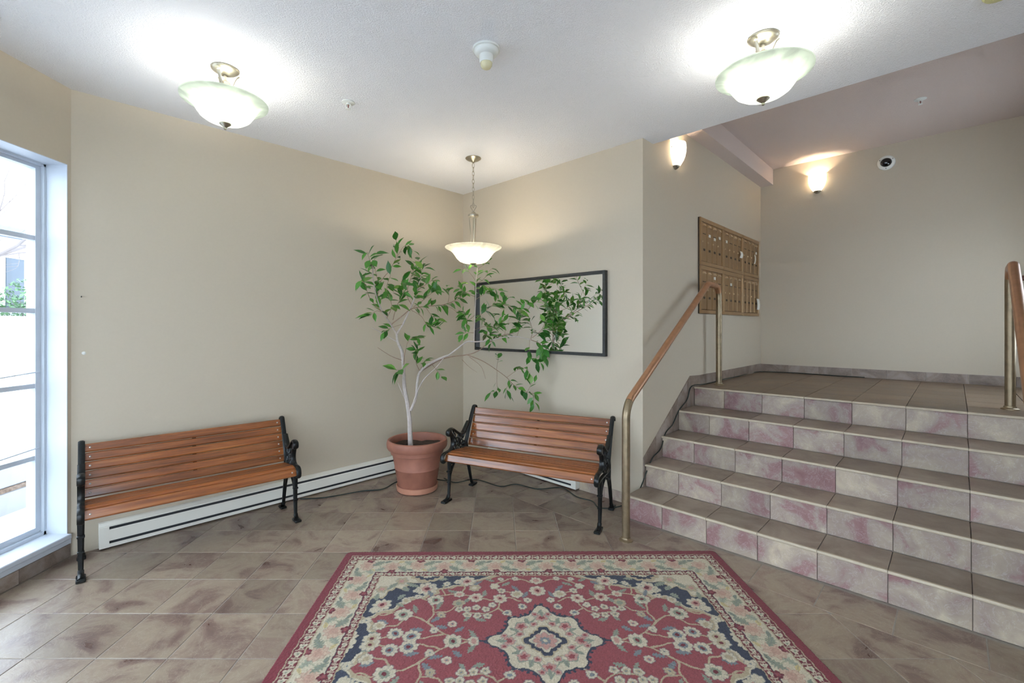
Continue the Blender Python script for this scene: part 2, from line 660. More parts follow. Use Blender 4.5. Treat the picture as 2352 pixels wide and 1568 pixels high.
k = T * S2
wall_seg('wall_left_corner', AB, BC, (-k, k), -0.05, ZC)
MIT = (CD[0], CD[1] + 2 * k)
v, f = prism_data([BC, CD, MIT, (BC[0] + k, BC[1] + k)], -0.05, ZC)
struct(obj('wall_back', v, f, M['wall']))
v, f = prism_data([CD, DE, (DE[0] - k, DE[1] + k), MIT], -0.05, ZH)
struct(obj('wall_stair_left', v, f, M['wall']))
wall_seg('wall_stair_back', DE, EF, (k, k), -0.05, ZH)
# far side of the stairs: a window lights the landing from beyond the frame
FW0, FW1, FZ0, FZ1 = 6.7, 8.4, 1.15, 2.45
for nm, a, b, z0, z1 in (('wall_stair_right', E_SUM, FW1, -0.05, ZH), ('wall_stair_right_front', FW0, 5.26, -0.05, ZH), ('wall_stair_right_low', FW1, FW0, -0.05, FZ0), ('wall_stair_right_high', FW1, FW0, FZ1, ZH)):
    wall_seg(nm, P(a, F_DIFF), P(b, F_DIFF), (k, -k), z0, z1)
wf = empty('window_3', (*P(FW0, F_DIFF), FZ0), math.atan2(1, 1))
struct(wf)
wl = (FW1 - FW0) * S2
for nm, bx in (('frame_bar', (0, wl, 0, 0.05)), ('frame_bar', (0, wl, FZ1 - FZ0 - 0.05, FZ1 - FZ0)), ('frame_bar', (0, 0.05, 0.05, FZ1 - FZ0 - 0.05)), ('frame_bar', (wl - 0.05, wl, 0.05, FZ1 - FZ0 - 0.05)), ('frame_bar', (wl / 2 - 0.025, wl / 2 + 0.025, 0.05, FZ1 - FZ0 - 0.05))):
    MB().box(bx[0], bx[1], -0.08, -0.03, bx[2], bx[3]).build(nm, M['trim_white'], wf)
MB().box(0.05, wl - 0.05, -0.058, -0.052, 0.05, FZ1 - FZ0 - 0.05).build('pane', M['glass'], wf)
F0 = P(5.26, F_DIFF)
wall_seg('wall_right', (GX, F0[1] + 0.15), (GX, FY), (T, 0), -0.05, ZH)
wall_seg('wall_right_return', F0, (GX + 0.14, F0[1]), (0, 0.12), -0.05, ZH)
# lower ceiling (a thick dropped slab), upper ceiling over the stairs, bulkhead along the stair wall
poly = [(AX - 0.2, FY - T), (AX - 0.2, AB[1] + 0.05), (BC[0] - 0.15, BC[1] + 0.0), (BC[0], BC[1] + 0.15), P(EDGE, D_DIFF), P(EDGE, F_DIFF + 0.1), (GX + T, EDGE - GX - T), (GX + T, FY - T)]
v, f = prism_data(poly, ZC, ZH + 0.12)
struct(obj('ceiling', v, f, M['ceiling']))
v, f = prism_data([P(EDGE, D_DIFF - 0.17), P(E_SUM + 0.17, D_DIFF - 0.17), P(E_SUM + 0.17, F_DIFF + 0.17), P(EDGE, F_DIFF + 0.17)], ZH, ZH + 0.12)
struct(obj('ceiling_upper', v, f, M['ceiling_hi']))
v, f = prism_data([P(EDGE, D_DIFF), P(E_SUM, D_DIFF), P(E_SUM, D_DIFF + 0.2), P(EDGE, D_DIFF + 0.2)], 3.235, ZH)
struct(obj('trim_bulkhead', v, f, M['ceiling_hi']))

# ------------------------------------------------------------------ window wall and windows
XW = -2.90
SILL, HEAD = 0.15, 2.47
WIN = [(0.62, 2.863), (-1.38, 0.30)]
mb = MB()
XO = AX - 0.26
mb.box(XO, AX, FY, AB[1] + 0.16, -0.05, SILL - 0.03)
mb.box(XO, AX, FY, AB[1] + 0.16, HEAD, ZC)
mb.box(XO, AX, 2.863, AB[1] + 0.16, SILL - 0.03, HEAD)
mb.box(XO, AX, WIN[1][1], WIN[0][0], SILL - 0.03, HEAD)
mb.box(XO, AX, FY, WIN[1][0], SILL - 0.03, HEAD)
struct(mb.build('wall_window', M['wall']))


def window(name, y0, y1, n_sash):
    root = MB()
    fx0, fx1 = XW - 0.03, XW + 0.05
    root.box(fx0, fx1, y0, y1, SILL, SILL + 0.02)
    root.box(fx0, fx1, y0, y1, HEAD - 0.018, HEAD)
    root.box(fx0, fx1, y0, y0 + 0.018, SILL, HEAD)
    root.box(fx0, fx1, y1 - 0.018, y1, SILL, HEAD)
    r = struct(root.build(name, M['trim_white']))
    rv = MB()   # white lined reveal
    rv.box(fx1, AX + 0.001, y1 - 0.004, y1 + 0.0, SILL, HEAD)
    rv.box(fx1, AX + 0.001, y0, y0 + 0.004, SILL, HEAD)
    rv.box(fx1, AX + 0.001, y0, y1, HEAD - 0.004, HEAD)
    rv.build('reveal_lining', M['trim_white'], r)
    sl = MB()
    sl.box(fx0 - 0.1, AX + 0.03, y0 - 0.0, y1 + 0.0, SILL - 0.03, SILL, 0.004)
    sl.build('window_sill', M['trim_white'], r)
    w = (y1 - y0 - 0.036) / n_sash
    for i in range(n_sash):
        a, b = y0 + 0.018 + i * w, y0 + 0.018 + (i + 1) * w
        s = MB()
        z0, z1 = SILL + 0.02, HEAD - 0.018
        sx0, sx1 = XW - 0.012, XW + 0.03
        s.box(sx0, sx1, a, a + 0.032, z0, z1)
        s.box(sx0, sx1, b - 0.032, b, z0, z1)
        s.box(sx0, sx1, a + 0.032, b - 0.032, z0, z0 + 0.035)
        s.box(sx0, sx1, a + 0.032, b - 0.032, z1 - 0.022, z1)
        so = s.build('sash', M['trim_white'], r)
        zs = [0.20, 0.64, 1.086, 1.55, 2.0, 2.43]
        for z in zs[1:-1]:
            q = MB()
            q.box(sx0 + 0.004, sx1 - 0.004, a + 0.032, b - 0.032, z - 0.016, z + 0.012)
            q.build('muntin', M['trim_white'], so)
        for j in range(5):
            q = MB()
            q.box(XW + 0.004, XW + 0.008, a + 0.030, b - 0.030, zs[j], zs[j + 1])
            q.build('pane', M['glass'], so)
        for z in (0.70, 1.17):
            q = MB()
            q.tube([(sx1 + 0.006, b - 0.01, z), (sx1 + 0.012, b - 0.09, z - 0.004), (sx1 + 0.008, b - 0.30, z - 0.02)], 0.004, 6)
            q.build('stay_arm', M['trim_white'], so)
    return r


window('window_1', *WIN[0], 3)
window('window_2', *WIN[1], 2)
# apron trim below the sill
mb = MB()
mb.box(AX, AX + 0.012, FY, AB[1] - 0.012, 0.085, SILL - 0.03)
struct(mb.build('trim_apron', M['trim_white']))

# ------------------------------------------------------------------ entrance wall behind the camera: glazed doors
DX0, DX1, DZ = -2.3, 1.9, 2.45
mb = MB()
mb.box(AX - 0.26, DX0, FY - T, FY, -0.05, ZC)
mb.box(DX1, GX + T, FY - T, FY, -0.05, ZC)
mb.box(DX0, DX1, FY - T, FY, DZ, ZC)
struct(mb.build('wall_front', M['wall']))
nd = 4
w = (DX1 - DX0) / nd
for i in range(nd):
    a, b = DX0 + i * w, DX0 + (i + 1) * w
    d = MB()
    d.box(a, a + 0.07, FY - 0.09, FY - 0.04, 0.0, DZ)
    d.box(b - 0.07, b, FY - 0.09, FY - 0.04, 0.0, DZ)
    d.box(a + 0.07, b - 0.07, FY - 0.09, FY - 0.04, 0.0, 0.16)
    d.box(a + 0.07, b - 0.07, FY - 0.09, FY - 0.04, DZ - 0.09, DZ)
    do = struct(d.build('door_%d' % (i + 1), M['trim_white']))
    q = MB()
    q.box(a + 0.07, b - 0.07, FY - 0.068, FY - 0.062, 0.16, DZ - 0.09)
    q.build('pane', M['glass'], do)
    q = MB()
    q.tube([(b - 0.11, FY - 0.03, 0.9), (b - 0.11, FY + 0.02, 0.92), (b - 0.11, FY + 0.02, 1.18), (b - 0.11, FY - 0.03, 1.2)], 0.012, 8)
    q.build('door_handle', M['nickel'], do)


# ------------------------------------------------------------------ floor: grout bed with single tiles
def tile_mesh(poly, z0, z1, bev=0.002, gap=0.0022):
    if area(poly) < 0:
        poly = poly[::-1]
    pl = inset(poly, gap)
    if len(pl) < 3 or area(pl) < 6e-4:
        return None
    top = inset(pl, bev)
    n = len(pl)
    if len(top) != n:
        top = pl
    # clip() keeps the order but may rotate the start: realign
    best = min(range(n), key=lambda s: sum((pl[i][0] - top[(i + s) % n][0]) ** 2 + (pl[i][1] - top[(i + s) % n][1]) ** 2 for i in range(n)))
    top = [top[(i + best) % n] for i in range(n)]
    v = [(p[0], p[1], z0) for p in pl] + [(p[0], p[1], z1 - bev * 0.6) for p in pl] + [(p[0], p[1], z1) for p in top]
    f = [tuple(range(2 * n, 3 * n)), tuple(range(n - 1, -1, -1))]
    for i in range(n):
        j = (i + 1) % n
        f.append((i, j, j + n, i + n))
        f.append((i + n, j + n, j + 2 * n, i + 2 * n))
    return v, f


fl_poly = [(AX - 0.1, FY - T), (AX - 0.1, AB[1] + 0.06), (BC[0], BC[1] + 0.06), (CD[0] + 0.06, CD[1]), P(4.9, F_DIFF), (GX + 0.05, 1.8), (GX + 0.05, FY - T)]
v, f = prism_data(fl_poly, -0.08, -0.0018)
floor = struct(obj('floor', v, f, M['grout']))
PT = 0.312
X0, Y0 = 0.107, 2.925
DSPLIT = 3.99
rest = MB()
sq = [(-PT / 2, -PT / 2), (PT / 2, -PT / 2), (PT / 2, PT / 2), (-PT / 2, PT / 2)]
sv, sf = tile_mesh(sq, -0.01, 0.0)
full = bpy.data.meshes.new('tile')
full.from_pydata(sv, [], sf)
full.materials.append(M['floor'])
for i in range(-10, 11):
    for j in range(-15, 8):
        cx_, cy_ = X0 + (i + 0.5) * PT, Y0 + (j + 0.5) * PT
        pl0 = [(cx_ + p[0], cy_ + p[1]) for p in sq]
        pl = pl0
        for a, b, c_ in ((-1, 0, -(AX + 0.012)), (-1, 1, -B_DIFF - 0.004), (1, 1, DSPLIT), (1, 0, GX), (0, -1, -FY)):
            pl = clip(pl, a, b, c_)
            if len(pl) < 3:
                break
        if len(pl) < 3 or area(pl) < 1e-3:
            continue
        whole = len(pl) == 4 and abs(area(pl) - PT * PT) < 1e-6
        near = cy_ < 0.9
        if near:
            td = tile_mesh(pl, -0.01, 0.0)
            if td:
                rest.add(*td)
        elif whole:
            link('tile', full, None, floor, (cx_, cy_, 0))
        else:
            td = tile_mesh(pl, -0.01, 0.0)
            if td:
                obj('tile', td[0], td[1], M['floor'], floor)
ro = rest.build('tile_field', M['floor'], floor)
ro['kind'] = 'stuff'
# tiles set at 45 degrees along the stairs and under the mirror wall
DP = 0.441
for (s0, s1) in ((DSPLIT, 4.386), (4.386, C_SUM - 0.014)):
    for i in range(-8, 11):
        d0, d1 = -2.94 + i * DP, -2.94 + (i + 1) * DP
        lim = 10.0
        if s0 > 4.2:
            d1 = min(d1, D_DIFF + 0.01)
        if d1 - d0 < 0.05:
            continue
        pl = [P(s0, d0), P(s1, d0), P(s1, d1), P(s0, d1)]
        for a, b, c_ in ((-1, 1, -B_DIFF - 0.004), (1, 0, GX)):
            pl = clip(pl, a, b, c_)
        if len(pl) < 3 or abs(area(pl)) < 2e-3:
            continue
        td = tile_mesh(pl, -0.01, 0.0)
        if td:
            obj('tile', td[0], td[1], M['floor'], floor)

# ------------------------------------------------------------------ stairs
stairs = empty('stairs', (*P(NOSE[0], -1.0), 0))
tag(stairs, 'stone tiled stairs with five steps leading up to a landing', 'stairs', kind='structure')
inv = Matrix.Translation(-Vector(stairs.location))


def child(name, v, f, mat, parent):
    """geometry in world coordinates under the stairs empty"""
    o0 = stairs.location
    return obj(name, [(p[0] - o0[0], p[1] - o0[1], p[2] - o0[2]) for p in v], f, mat, parent)


JO = -2.095
JP = 0.436


def cuts(d0, d1):
    c_ = [d0]
    x = JO
    while x < d1 - 0.03:
        if x > d0 + 0.03:
            c_.append(x)
        x += JP
    c_.append(d1)
    return c_


def upright_tile(sa, sb, da, db, z0, z1, gap=0.003, bev=0.002):
    """tile standing on an (X+Y) plane; front face at sum sa"""
    g = gap * 0.7
    da, db, z0, z1 = da + g, db - g, z0 + g, z1 - g
    v = []
    for (s, e) in ((sb, 0), (sa + bev, 0), (sa, bev)):
        v += [P(s, da + e, z0 + e), P(s, db - e, z0 + e), P(s, db - e, z1 - e), P(s, da + e, z1 - e)]
    f = [(8, 9, 10, 11)]
    for i in range(4):
        j = (i + 1) % 4
        f += [(i, j, j + 4, i + 4), (i + 4, j + 4, j + 8, i + 8)]
    return v, f


RS = [n + 0.02 for n in NOSE] + [E_SUM]
for i in range(5):
    z0, z1 = i * RISE, (i + 1) * RISE
    d0 = D_DIFF if i == 0 else D_DIFF + 0.018
    d1 = F_DIFF - 0.005
    sb = RS[i + 1] + 0.02 if i < 4 else E_SUM - 0.005
    v, f = prism_data([P(RS[i] + 0.014, d0 + 0.002), P(sb, d0 + 0.002), P(sb, d1), P(RS[i] + 0.014, d1)], max(0, z0 - RISE), z1 - 0.012)
    st = child('step', v, f, M['concrete_core'], stairs)
    cc = cuts(d0, d1)
    for a, b in zip(cc[:-1], cc[1:]):
        v, f = upright_tile(RS[i], RS[i] + 0.016, a, b, z0 + 0.0005, z1 - 0.014)
        child('riser_tile', v, f, M['riser'], st)
    rows = [(NOSE[i] + 0.026, RS[i + 1] - 0.001)]
    if i == 4:
        rows = []
        s = NOSE[4] + 0.026
        while s < E_SUM - 0.03:
            e = min(s + 0.44, E_SUM - 0.02)
            rows.append((s, e))
            s = e
    for (sa, sb) in rows:
        for a, b in zip(cc[:-1], cc[1:]):
            td = tile_mesh([P(sa, a), P(sb, a), P(sb, b), P(sa, b)], z1 - 0.012, z1, 0.0015, 0.0018)
            if td:
                child('tread_tile', td[0], td[1], M['landing'] if i == 4 else M['tread'], st)
    for a, b in zip(cc[:-1], cc[1:]):
        # rounded nosing edge, section swept along the step
        sec = [(0.030, 0.0005), (0.006, 0.0015), (0.0015, -0.001), (-0.001, -0.006), (-0.001, -0.011), (0.003, -0.0145), (0.030, -0.0145)]
        v = [P(NOSE[i] + q[0] * 0.9, a + 0.0012, z1 + q[1]) for q in sec] + [P(NOSE[i] + q[0] * 0.9, b - 0.0012, z1 + q[1]) for q in sec]
        n = len(sec)
        f = [tuple(range(n)), tuple(range(2 * n - 1, n - 1, -1))] + [(j, (j + 1) % n, (j + 1) % n + n, j + n) for j in range(n)]
        child('nosing', v, f, M['nosing'], st)


# ------------------------------------------------------------------ tile skirting
def skirt(name, origin, direc, normal, pieces, mat, th=0.010):
    """pieces: list of polygons in (s, z) on a wall plane; each is a tile"""
    root = empty(name, (origin[0], origin[1], 0))
    struct(root)
    for pc in pieces:
        if area(pc) < 0:
            pc = pc[::-1]
        pl = inset(pc, 0.0012)
        if len(pl) < 3:
            continue
        n = len(pl)
        v = [(direc[0] * s + normal[0] * 0.0005, direc[1] * s + normal[1] * 0.0005, z) for s, z in pl]
        v += [(direc[0] * s + normal[0] * th, direc[1] * s + normal[1] * th, z) for s, z in pl]
        f = [tuple(range(n)), tuple(range(2 * n - 1, n - 1, -1))] + [(j, (j + 1) % n, (j + 1) % n + n, j + n) for j in range(n)]
        obj('tile', v, f, mat, root)
    return root


dD, nD = (S2, S2), (S2, -S2)
dC, nC = (S2, -S2), (-S2, -S2)
LD = math.hypot(DE[0] - CD[0], DE[1] - CD[1])
LE = math.hypot(EF[0] - DE[0], EF[1] - DE[1])
LC = math.hypot(CD[0] - BC[0], CD[1] - BC[1])
LB = math.hypot(BC[0] - AB[0], BC[1] - AB[1])
SB, ZB0, ZB1 = 0.907, 0.404, 0.99


def ztop(s):
    return ZB0 + (ZB1 - ZB0) * s / SB if s < SB else ZB1


pcs = []
s = 0.001
for e in (0.21, 0.52, 0.83, SB, 1.14, 1.45, 1.76, 2.07, 2.38, 2.69, LD - 0.012):
    if e <= SB:
        lo0, lo1 = max(RISE + 0.001, ztop(s) - 0.42), max(RISE + 0.001, ztop(e) - 0.42)
        if abs(lo0 - (RISE + 0.001)) < 1e-6 and lo1 > lo0:
            pass
        pcs.append([(s, lo0), (e, lo1), (e, ztop(e)), (s, ztop(s))])
    else:
        pcs.append([(s, ZL + 0.0005 if s > 1.0 else ZL - 0.35), (e, ZL + 0.0005), (e, ZB1 - 0.01), (s, ZB1 if s < 1 else ZB1 - 0.01)])
    s = e
skirt('baseboard_stair_left', CD, dD, nD, pcs, M['skirt'])
pcs = []
s = 0.0
while s < LE - 0.05:
    e = min(s + 0.31, LE - 0.001)
    pcs.append([(s, ZL + 0.0005), (e, ZL + 0.0005), (e, ZL + 0.097), (s, ZL + 0.097)])
    s = e
skirt('baseboard_stair_back', DE, dC, nC, pcs, M['skirt'])
skirt('baseboard_back', BC, dC, nC, [[(a, 0.0005), (b, 0.0005), (b, 0.088), (a, 0.088)] for a, b in ((1.625, 1.86), (1.86, LC - 0.003))], M['riser'])
pcs = []
s = 0.0
while s < 4.3:
    pcs.append([(s, 0.0005), (s + 0.31, 0.0005), (s + 0.31, 0.083), (s, 0.083)])
    s += 0.31
skirt('baseboard_window', (AX, AB[1] - 0.014), (0, -1), (1, 0), pcs, M['skirt'], 0.012)

# ------------------------------------------------------------------ things: benches
def build_bench(name, label, loc, rotz, n_back, length, deep=1.0):
    """local axes: x along the seat, y from the front feet to the back, z up"""
    root = tag(empty(name, loc, rotz), label, 'bench', 'park benches with cast iron ends')
    root.scale = (1.0, deep, 1.0)
    L2 = length / 2
    # slat positions on the (y, z) section: the back leans, the seat is dished, the front edge rolls over
    b0, b1 = Vector((0.366, 0.392)), Vector((0.492, 0.712))
    dirb = (b1 - b0).normalized()
    nb = Vector((-dirb.y, dirb.x))            # towards the sitter (negative y)
    Lb = (b1 - b0).length
    pitch = Lb / n_back
    wood = M['bench_wood']

    def slat(nm, cen, along, normal, w, t, len2):
        sec = []
        hw, ht, r = w / 2, t / 2, 0.006
        for a, b in ((-hw + r, -ht), (hw - r, -ht), (hw, -ht + r), (hw, ht - r), (hw - r, ht), (-hw + r, ht), (-hw, ht - r), (-hw, -ht + r)):
            sec.append((a * along[0] + b * normal[0], a * along[1] + b * normal[1]))
        n = len(sec)
        v = [(-len2, q[0], q[1]) for q in sec] + [(len2, q[0], q[1]) for q in sec]
        f = [tuple(range(n - 1, -1, -1)), tuple(range(n, 2 * n))] + [(i, (i + 1) % n, (i + 1) % n + n, i + n) for i in range(n)]
        o = obj(nm, v, f, wood, root, loc=(0, cen[0], cen[1]))
        return o

    for i in range(n_back):
        c_ = b0 + dirb * (pitch * (i + 0.5))
        # slight hollow of the back
        c_ = c_ - nb * (0.012 * math.sin(PI * (i + 0.5) / n_back))
        o = slat('back_slat', c_, dirb, nb, pitch - 0.0045, 0.017, L2 - 0.012)
        for sx in (-1, 1):
            q = MB()
            q.lathe([(0, 0.004), (0.004, 0.003), (0.006, 0.0), (0.006, -0.003)], 8)
            a = math.atan2(nb.x, nb.y)
            q.move(Matrix.Translation((sx * (L2 - 0.04), nb.x * 0.009, nb.y * 0.009)) @ Matrix.Rotation(-math.atan2(nb.x, nb.y), 4, 'X'))
            q.build('bolt', M['bolt'], o)
    seat = [((-0.002, 0.370), 66), ((0.048, 0.399), 6), ((0.112, 0.397), -4), ((0.176, 0.391), -6), ((0.240, 0.385), -5), ((0.304, 0.381), -2)]
    for (c_, ang) in seat:
        a = math.radians(ang)
        o = slat('seat_slat', c_, (math.cos(a), math.sin(a)), (-math.sin(a), math.cos(a)), 0.0575, 0.022, L2 - 0.012)
        if ang > 50:
            for sx in (-1, 1):
                q = MB()
                q.lathe([(0, 0.004), (0.004, 0.003), (0.006, 0.0), (0.006, -0.003)], 8)
                q.move(Matrix.Translation((sx * (L2 - 0.04), -math.sin(a) * 0.0115, math.cos(a) * 0.0115)) @ Matrix.Rotation(a, 4, 'X'))
                q.build('bolt', M['bolt'], o)
    # centre strap behind the back slats
    q = MB()
    e0, e1 = b0 - nb * 0.026 + dirb * 0.01, b1 - nb * 0.018
    mid = (b0 + b1) / 2 - nb * 0.034
    q.tube([(0, e0.x, e0.y), (0, mid.x, mid.y), (0, e1.x, e1.y)], 0.004, 6, flat=((1, 0, 0), 3.0))
    q.build('back_strap', M['iron'], root)

    iron = M['iron']
    X = (1, 0, 0)
    for sx in (-1, 1):
        x0 = sx * L2

        def yz(pts):
            return [(x0, p[0], p[1]) for p in pts]

        def bar(mbx, pts, w, t=2.0, k=6, w1=None):
            pp = spline(yz(pts), k)
            m = len(pp)
            if w1 is not None:
                rr = [w + (w1 - w) * i / (m - 1) for i in range(m)]
            else:
                rr = w
            mbx.tube(pp, rr, 8, True, (X, t))

        fr = MB()
        # back upright with rolled top, running down into the seat rail
        bar(fr, [(0.215, 0.362), (0.29, 0.378), (0.345, 0.43), (0.385, 0.52), (0.432, 0.62), (0.478, 0.70), (0.498, 0.722), (0.522, 0.716), (0.528, 0.690)], 0.0105, 1.7)
        # rail under the seat
        bar(fr, [(-0.012, 0.338), (0.05, 0.350), (0.16, 0.352), (0.26, 0.345), (0.36, 0.352)], 0.009, 1.7)
        # boss behind the lower back
        bar(fr, [(0.345, 0.43), (0.352, 0.38), (0.352, 0.33), (0.345, 0.27)], 0.012, 1.5)
        end = fr.build('iron_end', iron, root, True)
        ar = MB()
        # armrest: scroll, dip, rise into the upright
        th = [(0.062 + 0.020 * math.cos(a), 0.560 + 0.022 * math.sin(a)) for a in (-0.4, -1.4, -2.5, -3.6, -4.5)]
        bar(ar, th + [(0.105, 0.588), (0.165, 0.556), (0.225, 0.522), (0.265, 0.514), (0.305, 0.528), (0.345, 0.565), (0.385, 0.60)], 0.0105, 1.9)
        ar.lathe([(0, -0.018), (0.017, -0.018), (0.019, 0), (0.017, 0.018), (0, 0.018)], 14)
        ar.move(Matrix.Translation((x0, 0.060, 0.560)) @ Matrix.Rotation(PI / 2, 4, 'Y'), len(ar.v) - 14 * 5)
        ar.build('armrest', iron, end, True)
        fs = MB()
        # front curve from the arm scroll down to the seat front roll
        bar(fs, [(0.078, 0.545), (0.108, 0.51), (0.120, 0.465), (0.105, 0.428), (0.07, 0.412), (0.03, 0.410), (-0.012, 0.406), (-0.040, 0.388), (-0.046, 0.358), (-0.032, 0.336), (-0.012, 0.342)], 0.0095, 1.9)
        bar(fs, [(0.108, 0.425), (0.16, 0.385), (0.215, 0.364)], 0.008, 1.6)
        fs.build('seat_scroll', iron, end, True)
        lt = MB()
        # cast lattice of ovals between arm and seat, and below the seat

        def oval(cy, cz, ry, rz, tilt=0.0, r=0.0048):
            pts = []
            for i in range(13):
                a = 2 * PI * i / 12
                py, pz = ry * math.cos(a), rz * math.sin(a)
                pts.append((x0, cy + py * math.cos(tilt) - pz * math.sin(tilt), cz + py * math.sin(tilt) + pz * math.cos(tilt)))
            lt.tube(pts, r, 6, False, (X, 1.5))

        cy, cz = 0.222, 0.447
        oval(cy, cz, 0.018, 0.022)
        lt.lathe([(0, -0.006), (0.011, -0.006), (0.013, 0), (0.011, 0.006), (0, 0.006)], 10)
        lt.move(Matrix.Translation((x0, cy, cz)) @ Matrix.Rotation(PI / 2, 4, 'Y'), len(lt.v) - 50)
        for i in range(8):
            a = 2 * PI * i / 8
            oval(cy + 0.042 * math.cos(a), cz + 0.047 * math.sin(a), 0.019, 0.016, a)
        for (a, b, c_, d, t_) in ((0.112, 0.560, 0.024, 0.013, -0.9), (0.142, 0.528, 0.022, 0.013, -1.0), (0.152, 0.482, 0.016, 0.024, 0.0), (0.145, 0.425, 0.014, 0.022, 0.4),
                                  (0.292, 0.492, 0.013, 0.024, -0.5), (0.322, 0.52, 0.012, 0.022, -0.6), (0.352, 0.558, 0.010, 0.022, -0.5), (0.30, 0.425, 0.012, 0.02, -0.5),
                                  (0.11, 0.320, 0.014, 0.03, 0.0), (0.15, 0.318, 0.013, 0.028, 0.2), (0.19, 0.322, 0.013, 0.022, 0.3), (0.325, 0.305, 0.013, 0.03, -0.2), (0.29, 0.315, 0.012, 0.025, -0.3)):
            oval(a, b, c_, d, t_)
        # arch brace under the seat
        bar(lt, [(0.066, 0.170), (0.09, 0.222), (0.135, 0.282), (0.20, 0.315), (0.265, 0.312), (0.325, 0.27), (0.365, 0.215)], 0.0065, 1.6)
        bar(lt, [(0.082, 0.30), (0.10, 0.25), (0.125, 0.27)], 0.005, 1.6)
        lt.build('lattice', iron, end, True)
        lf = MB()
        bar(lf, [(0.060, 0.352), (0.066, 0.26), (0.066, 0.18), (0.062, 0.10), (0.055, 0.035)], 0.0165, 1.1, 5, 0.0115)
        lf.box(x0 - 0.018, x0 + 0.018, 0.045, 0.080, 0.232, 0.246, 0.003)
        lf.box(x0 - 0.016, x0 + 0.016, 0.046, 0.076, 0.145, 0.157, 0.003)
        lf.add(*box_data(x0 - 0.022, x0 + 0.022, -0.035, 0.075, 0.0, 0.018, 0.004))
        bar(lf, [(0.057, 0.045), (0.035, 0.022), (-0.01, 0.012)], 0.013, 1.2, 4)
        lf.build('leg', iron, end, True)
        lr = MB()
        bar(lr, [(0.345, 0.30), (0.375, 0.235), (0.402, 0.17), (0.425, 0.10), (0.445, 0.035)], 0.0155, 1.1, 5, 0.011)
        lr.add(*box_data(x0 - 0.022, x0 + 0.022, 0.425, 0.520, 0.0, 0.018, 0.004))
        bar(lr, [(0.442, 0.05), (0.462, 0.025), (0.50, 0.012)], 0.013, 1.2, 4)
        lr.build('leg', iron, end, True)
    return root


def bench_between(name, label, pl, pr, n_back, deep=1.0):
    """pl, pr: front feet (left and right as the sitter's front is seen)"""
    dx, dy = pr[0] - pl[0], pr[1] - pl[1]
    rot = math.atan2(dy, dx)
    L = math.hypot(dx, dy)
    return build_bench(name, label, ((pl[0] + pr[0]) / 2, (pl[1] + pr[1]) / 2, 0.0), rot, n_back, L, deep)


bench_between('bench', 'slatted wooden bench with black iron ends, beside the window', (-2.385, 2.59), (-1.505, 3.385), 6, 0.74)
bench_between('bench', 'slatted wooden bench with black iron ends, below the mirror', (-0.452, 3.755), (0.690, 3.205), 5)


# ------------------------------------------------------------------ things: baseboard heaters
def heater(label, origin, direc, normal, s0, s1):
    rot = math.atan2(direc[1], direc[0])
    # local x along the wall, local y = out of the wall when normal is to the right of direc (negative y)
    L = s1 - s0
    root = tag(empty('baseboard_heater', (origin[0] + direc[0] * s0, origin[1] + direc[1] * s0, 0.012), rot), label, 'heater', 'electric baseboard heaters')
    def sweep(nm, sec, xa, xb, mat):
        n = len(sec)
        v = [(xa, -q[0], q[1]) for q in sec] + [(xb, -q[0], q[1]) for q in sec]
        f = [tuple(range(n)), tuple(range(2 * n - 1, n - 1, -1))] + [(j, (j + 1) % n, (j + 1) % n + n, j + n) for j in range(n)]
        return obj(nm, v, f, mat, root)
    sweep('back_panel', [(0.003, 0.0), (0.012, 0.0), (0.012, 0.150), (0.003, 0.150)], 0.02, L - 0.02, M['heater'])
    sweep('top_hood', [(0.003, 0.150), (0.003, 0.154), (0.030, 0.154), (0.062, 0.140), (0.062, 0.132), (0.058, 0.132), (0.058, 0.138), (0.028, 0.150)], 0.0, L, M['heater'])
    sweep('front_panel', [(0.058, 0.040), (0.064, 0.040), (0.064, 0.108), (0.060, 0.114), (0.058, 0.114)], 0.02, L - 0.02, M['heater'])
    sweep('bottom_rail', [(0.012, 0.0), (0.062, 0.0), (0.062, 0.022), (0.058, 0.022), (0.058, 0.006), (0.012, 0.006)], 0.0, L, M['heater'])
    sweep('fin_bank', [(0.013, 0.008), (0.046, 0.008), (0.050, 0.135), (0.013, 0.146)], 0.051, L - 0.051, M['heater_slot'])
    for a, b in ((0.0, 0.05), (L - 0.05, L)):
        sweep('end_cap', [(0.003, 0.0), (0.065, 0.0), (0.065, 0.134), (0.032, 0.155), (0.003, 0.155)], a, b, M['heater'])
    return root


heater('long white baseboard heater behind the bench by the window', AB, dD, nD, 0.13, 2.62)
heater('white baseboard heater on the wall under the mirror bench', BC, dC, nC, 0.45, 1.60)

# ------------------------------------------------------------------ things: mirror on the back wall
ms0 = (-0.245 - BC[0]) / S2
ms1 = (0.915 - BC[0]) / S2
MZ0, MZ1 = 1.198, 1.927
mir = tag(empty('mirror', (BC[0] + dC[0] * ms0, BC[1] + dC[1] * ms0, MZ0), math.atan2(dC[1], dC[0])), 'wide rectangular mirror in a thin black frame above the bench', 'mirror')
mw, mh, fw, fd = ms1 - ms0, MZ1 - MZ0, 0.025, 0.045
for nm, a in (('frame_rail', (0, mw, 0, fw)), ('frame_rail', (0, mw, mh - fw, mh)), ('frame_stile', (0, fw, fw, mh - fw)), ('frame_stile', (mw - fw, mw, fw, mh - fw))):
    q = MB()
    q.box(a[0], a[1], -fd, -0.002, a[2], a[3], 0.002)
    q.build(nm, M['frame_black'], mir)
q = MB()
q.box(fw - 0.004, mw - fw + 0.004, -0.016, -0.004, fw - 0.004, mh - fw + 0.004)
q.build('mirror_glass', M['mirror'], mir)


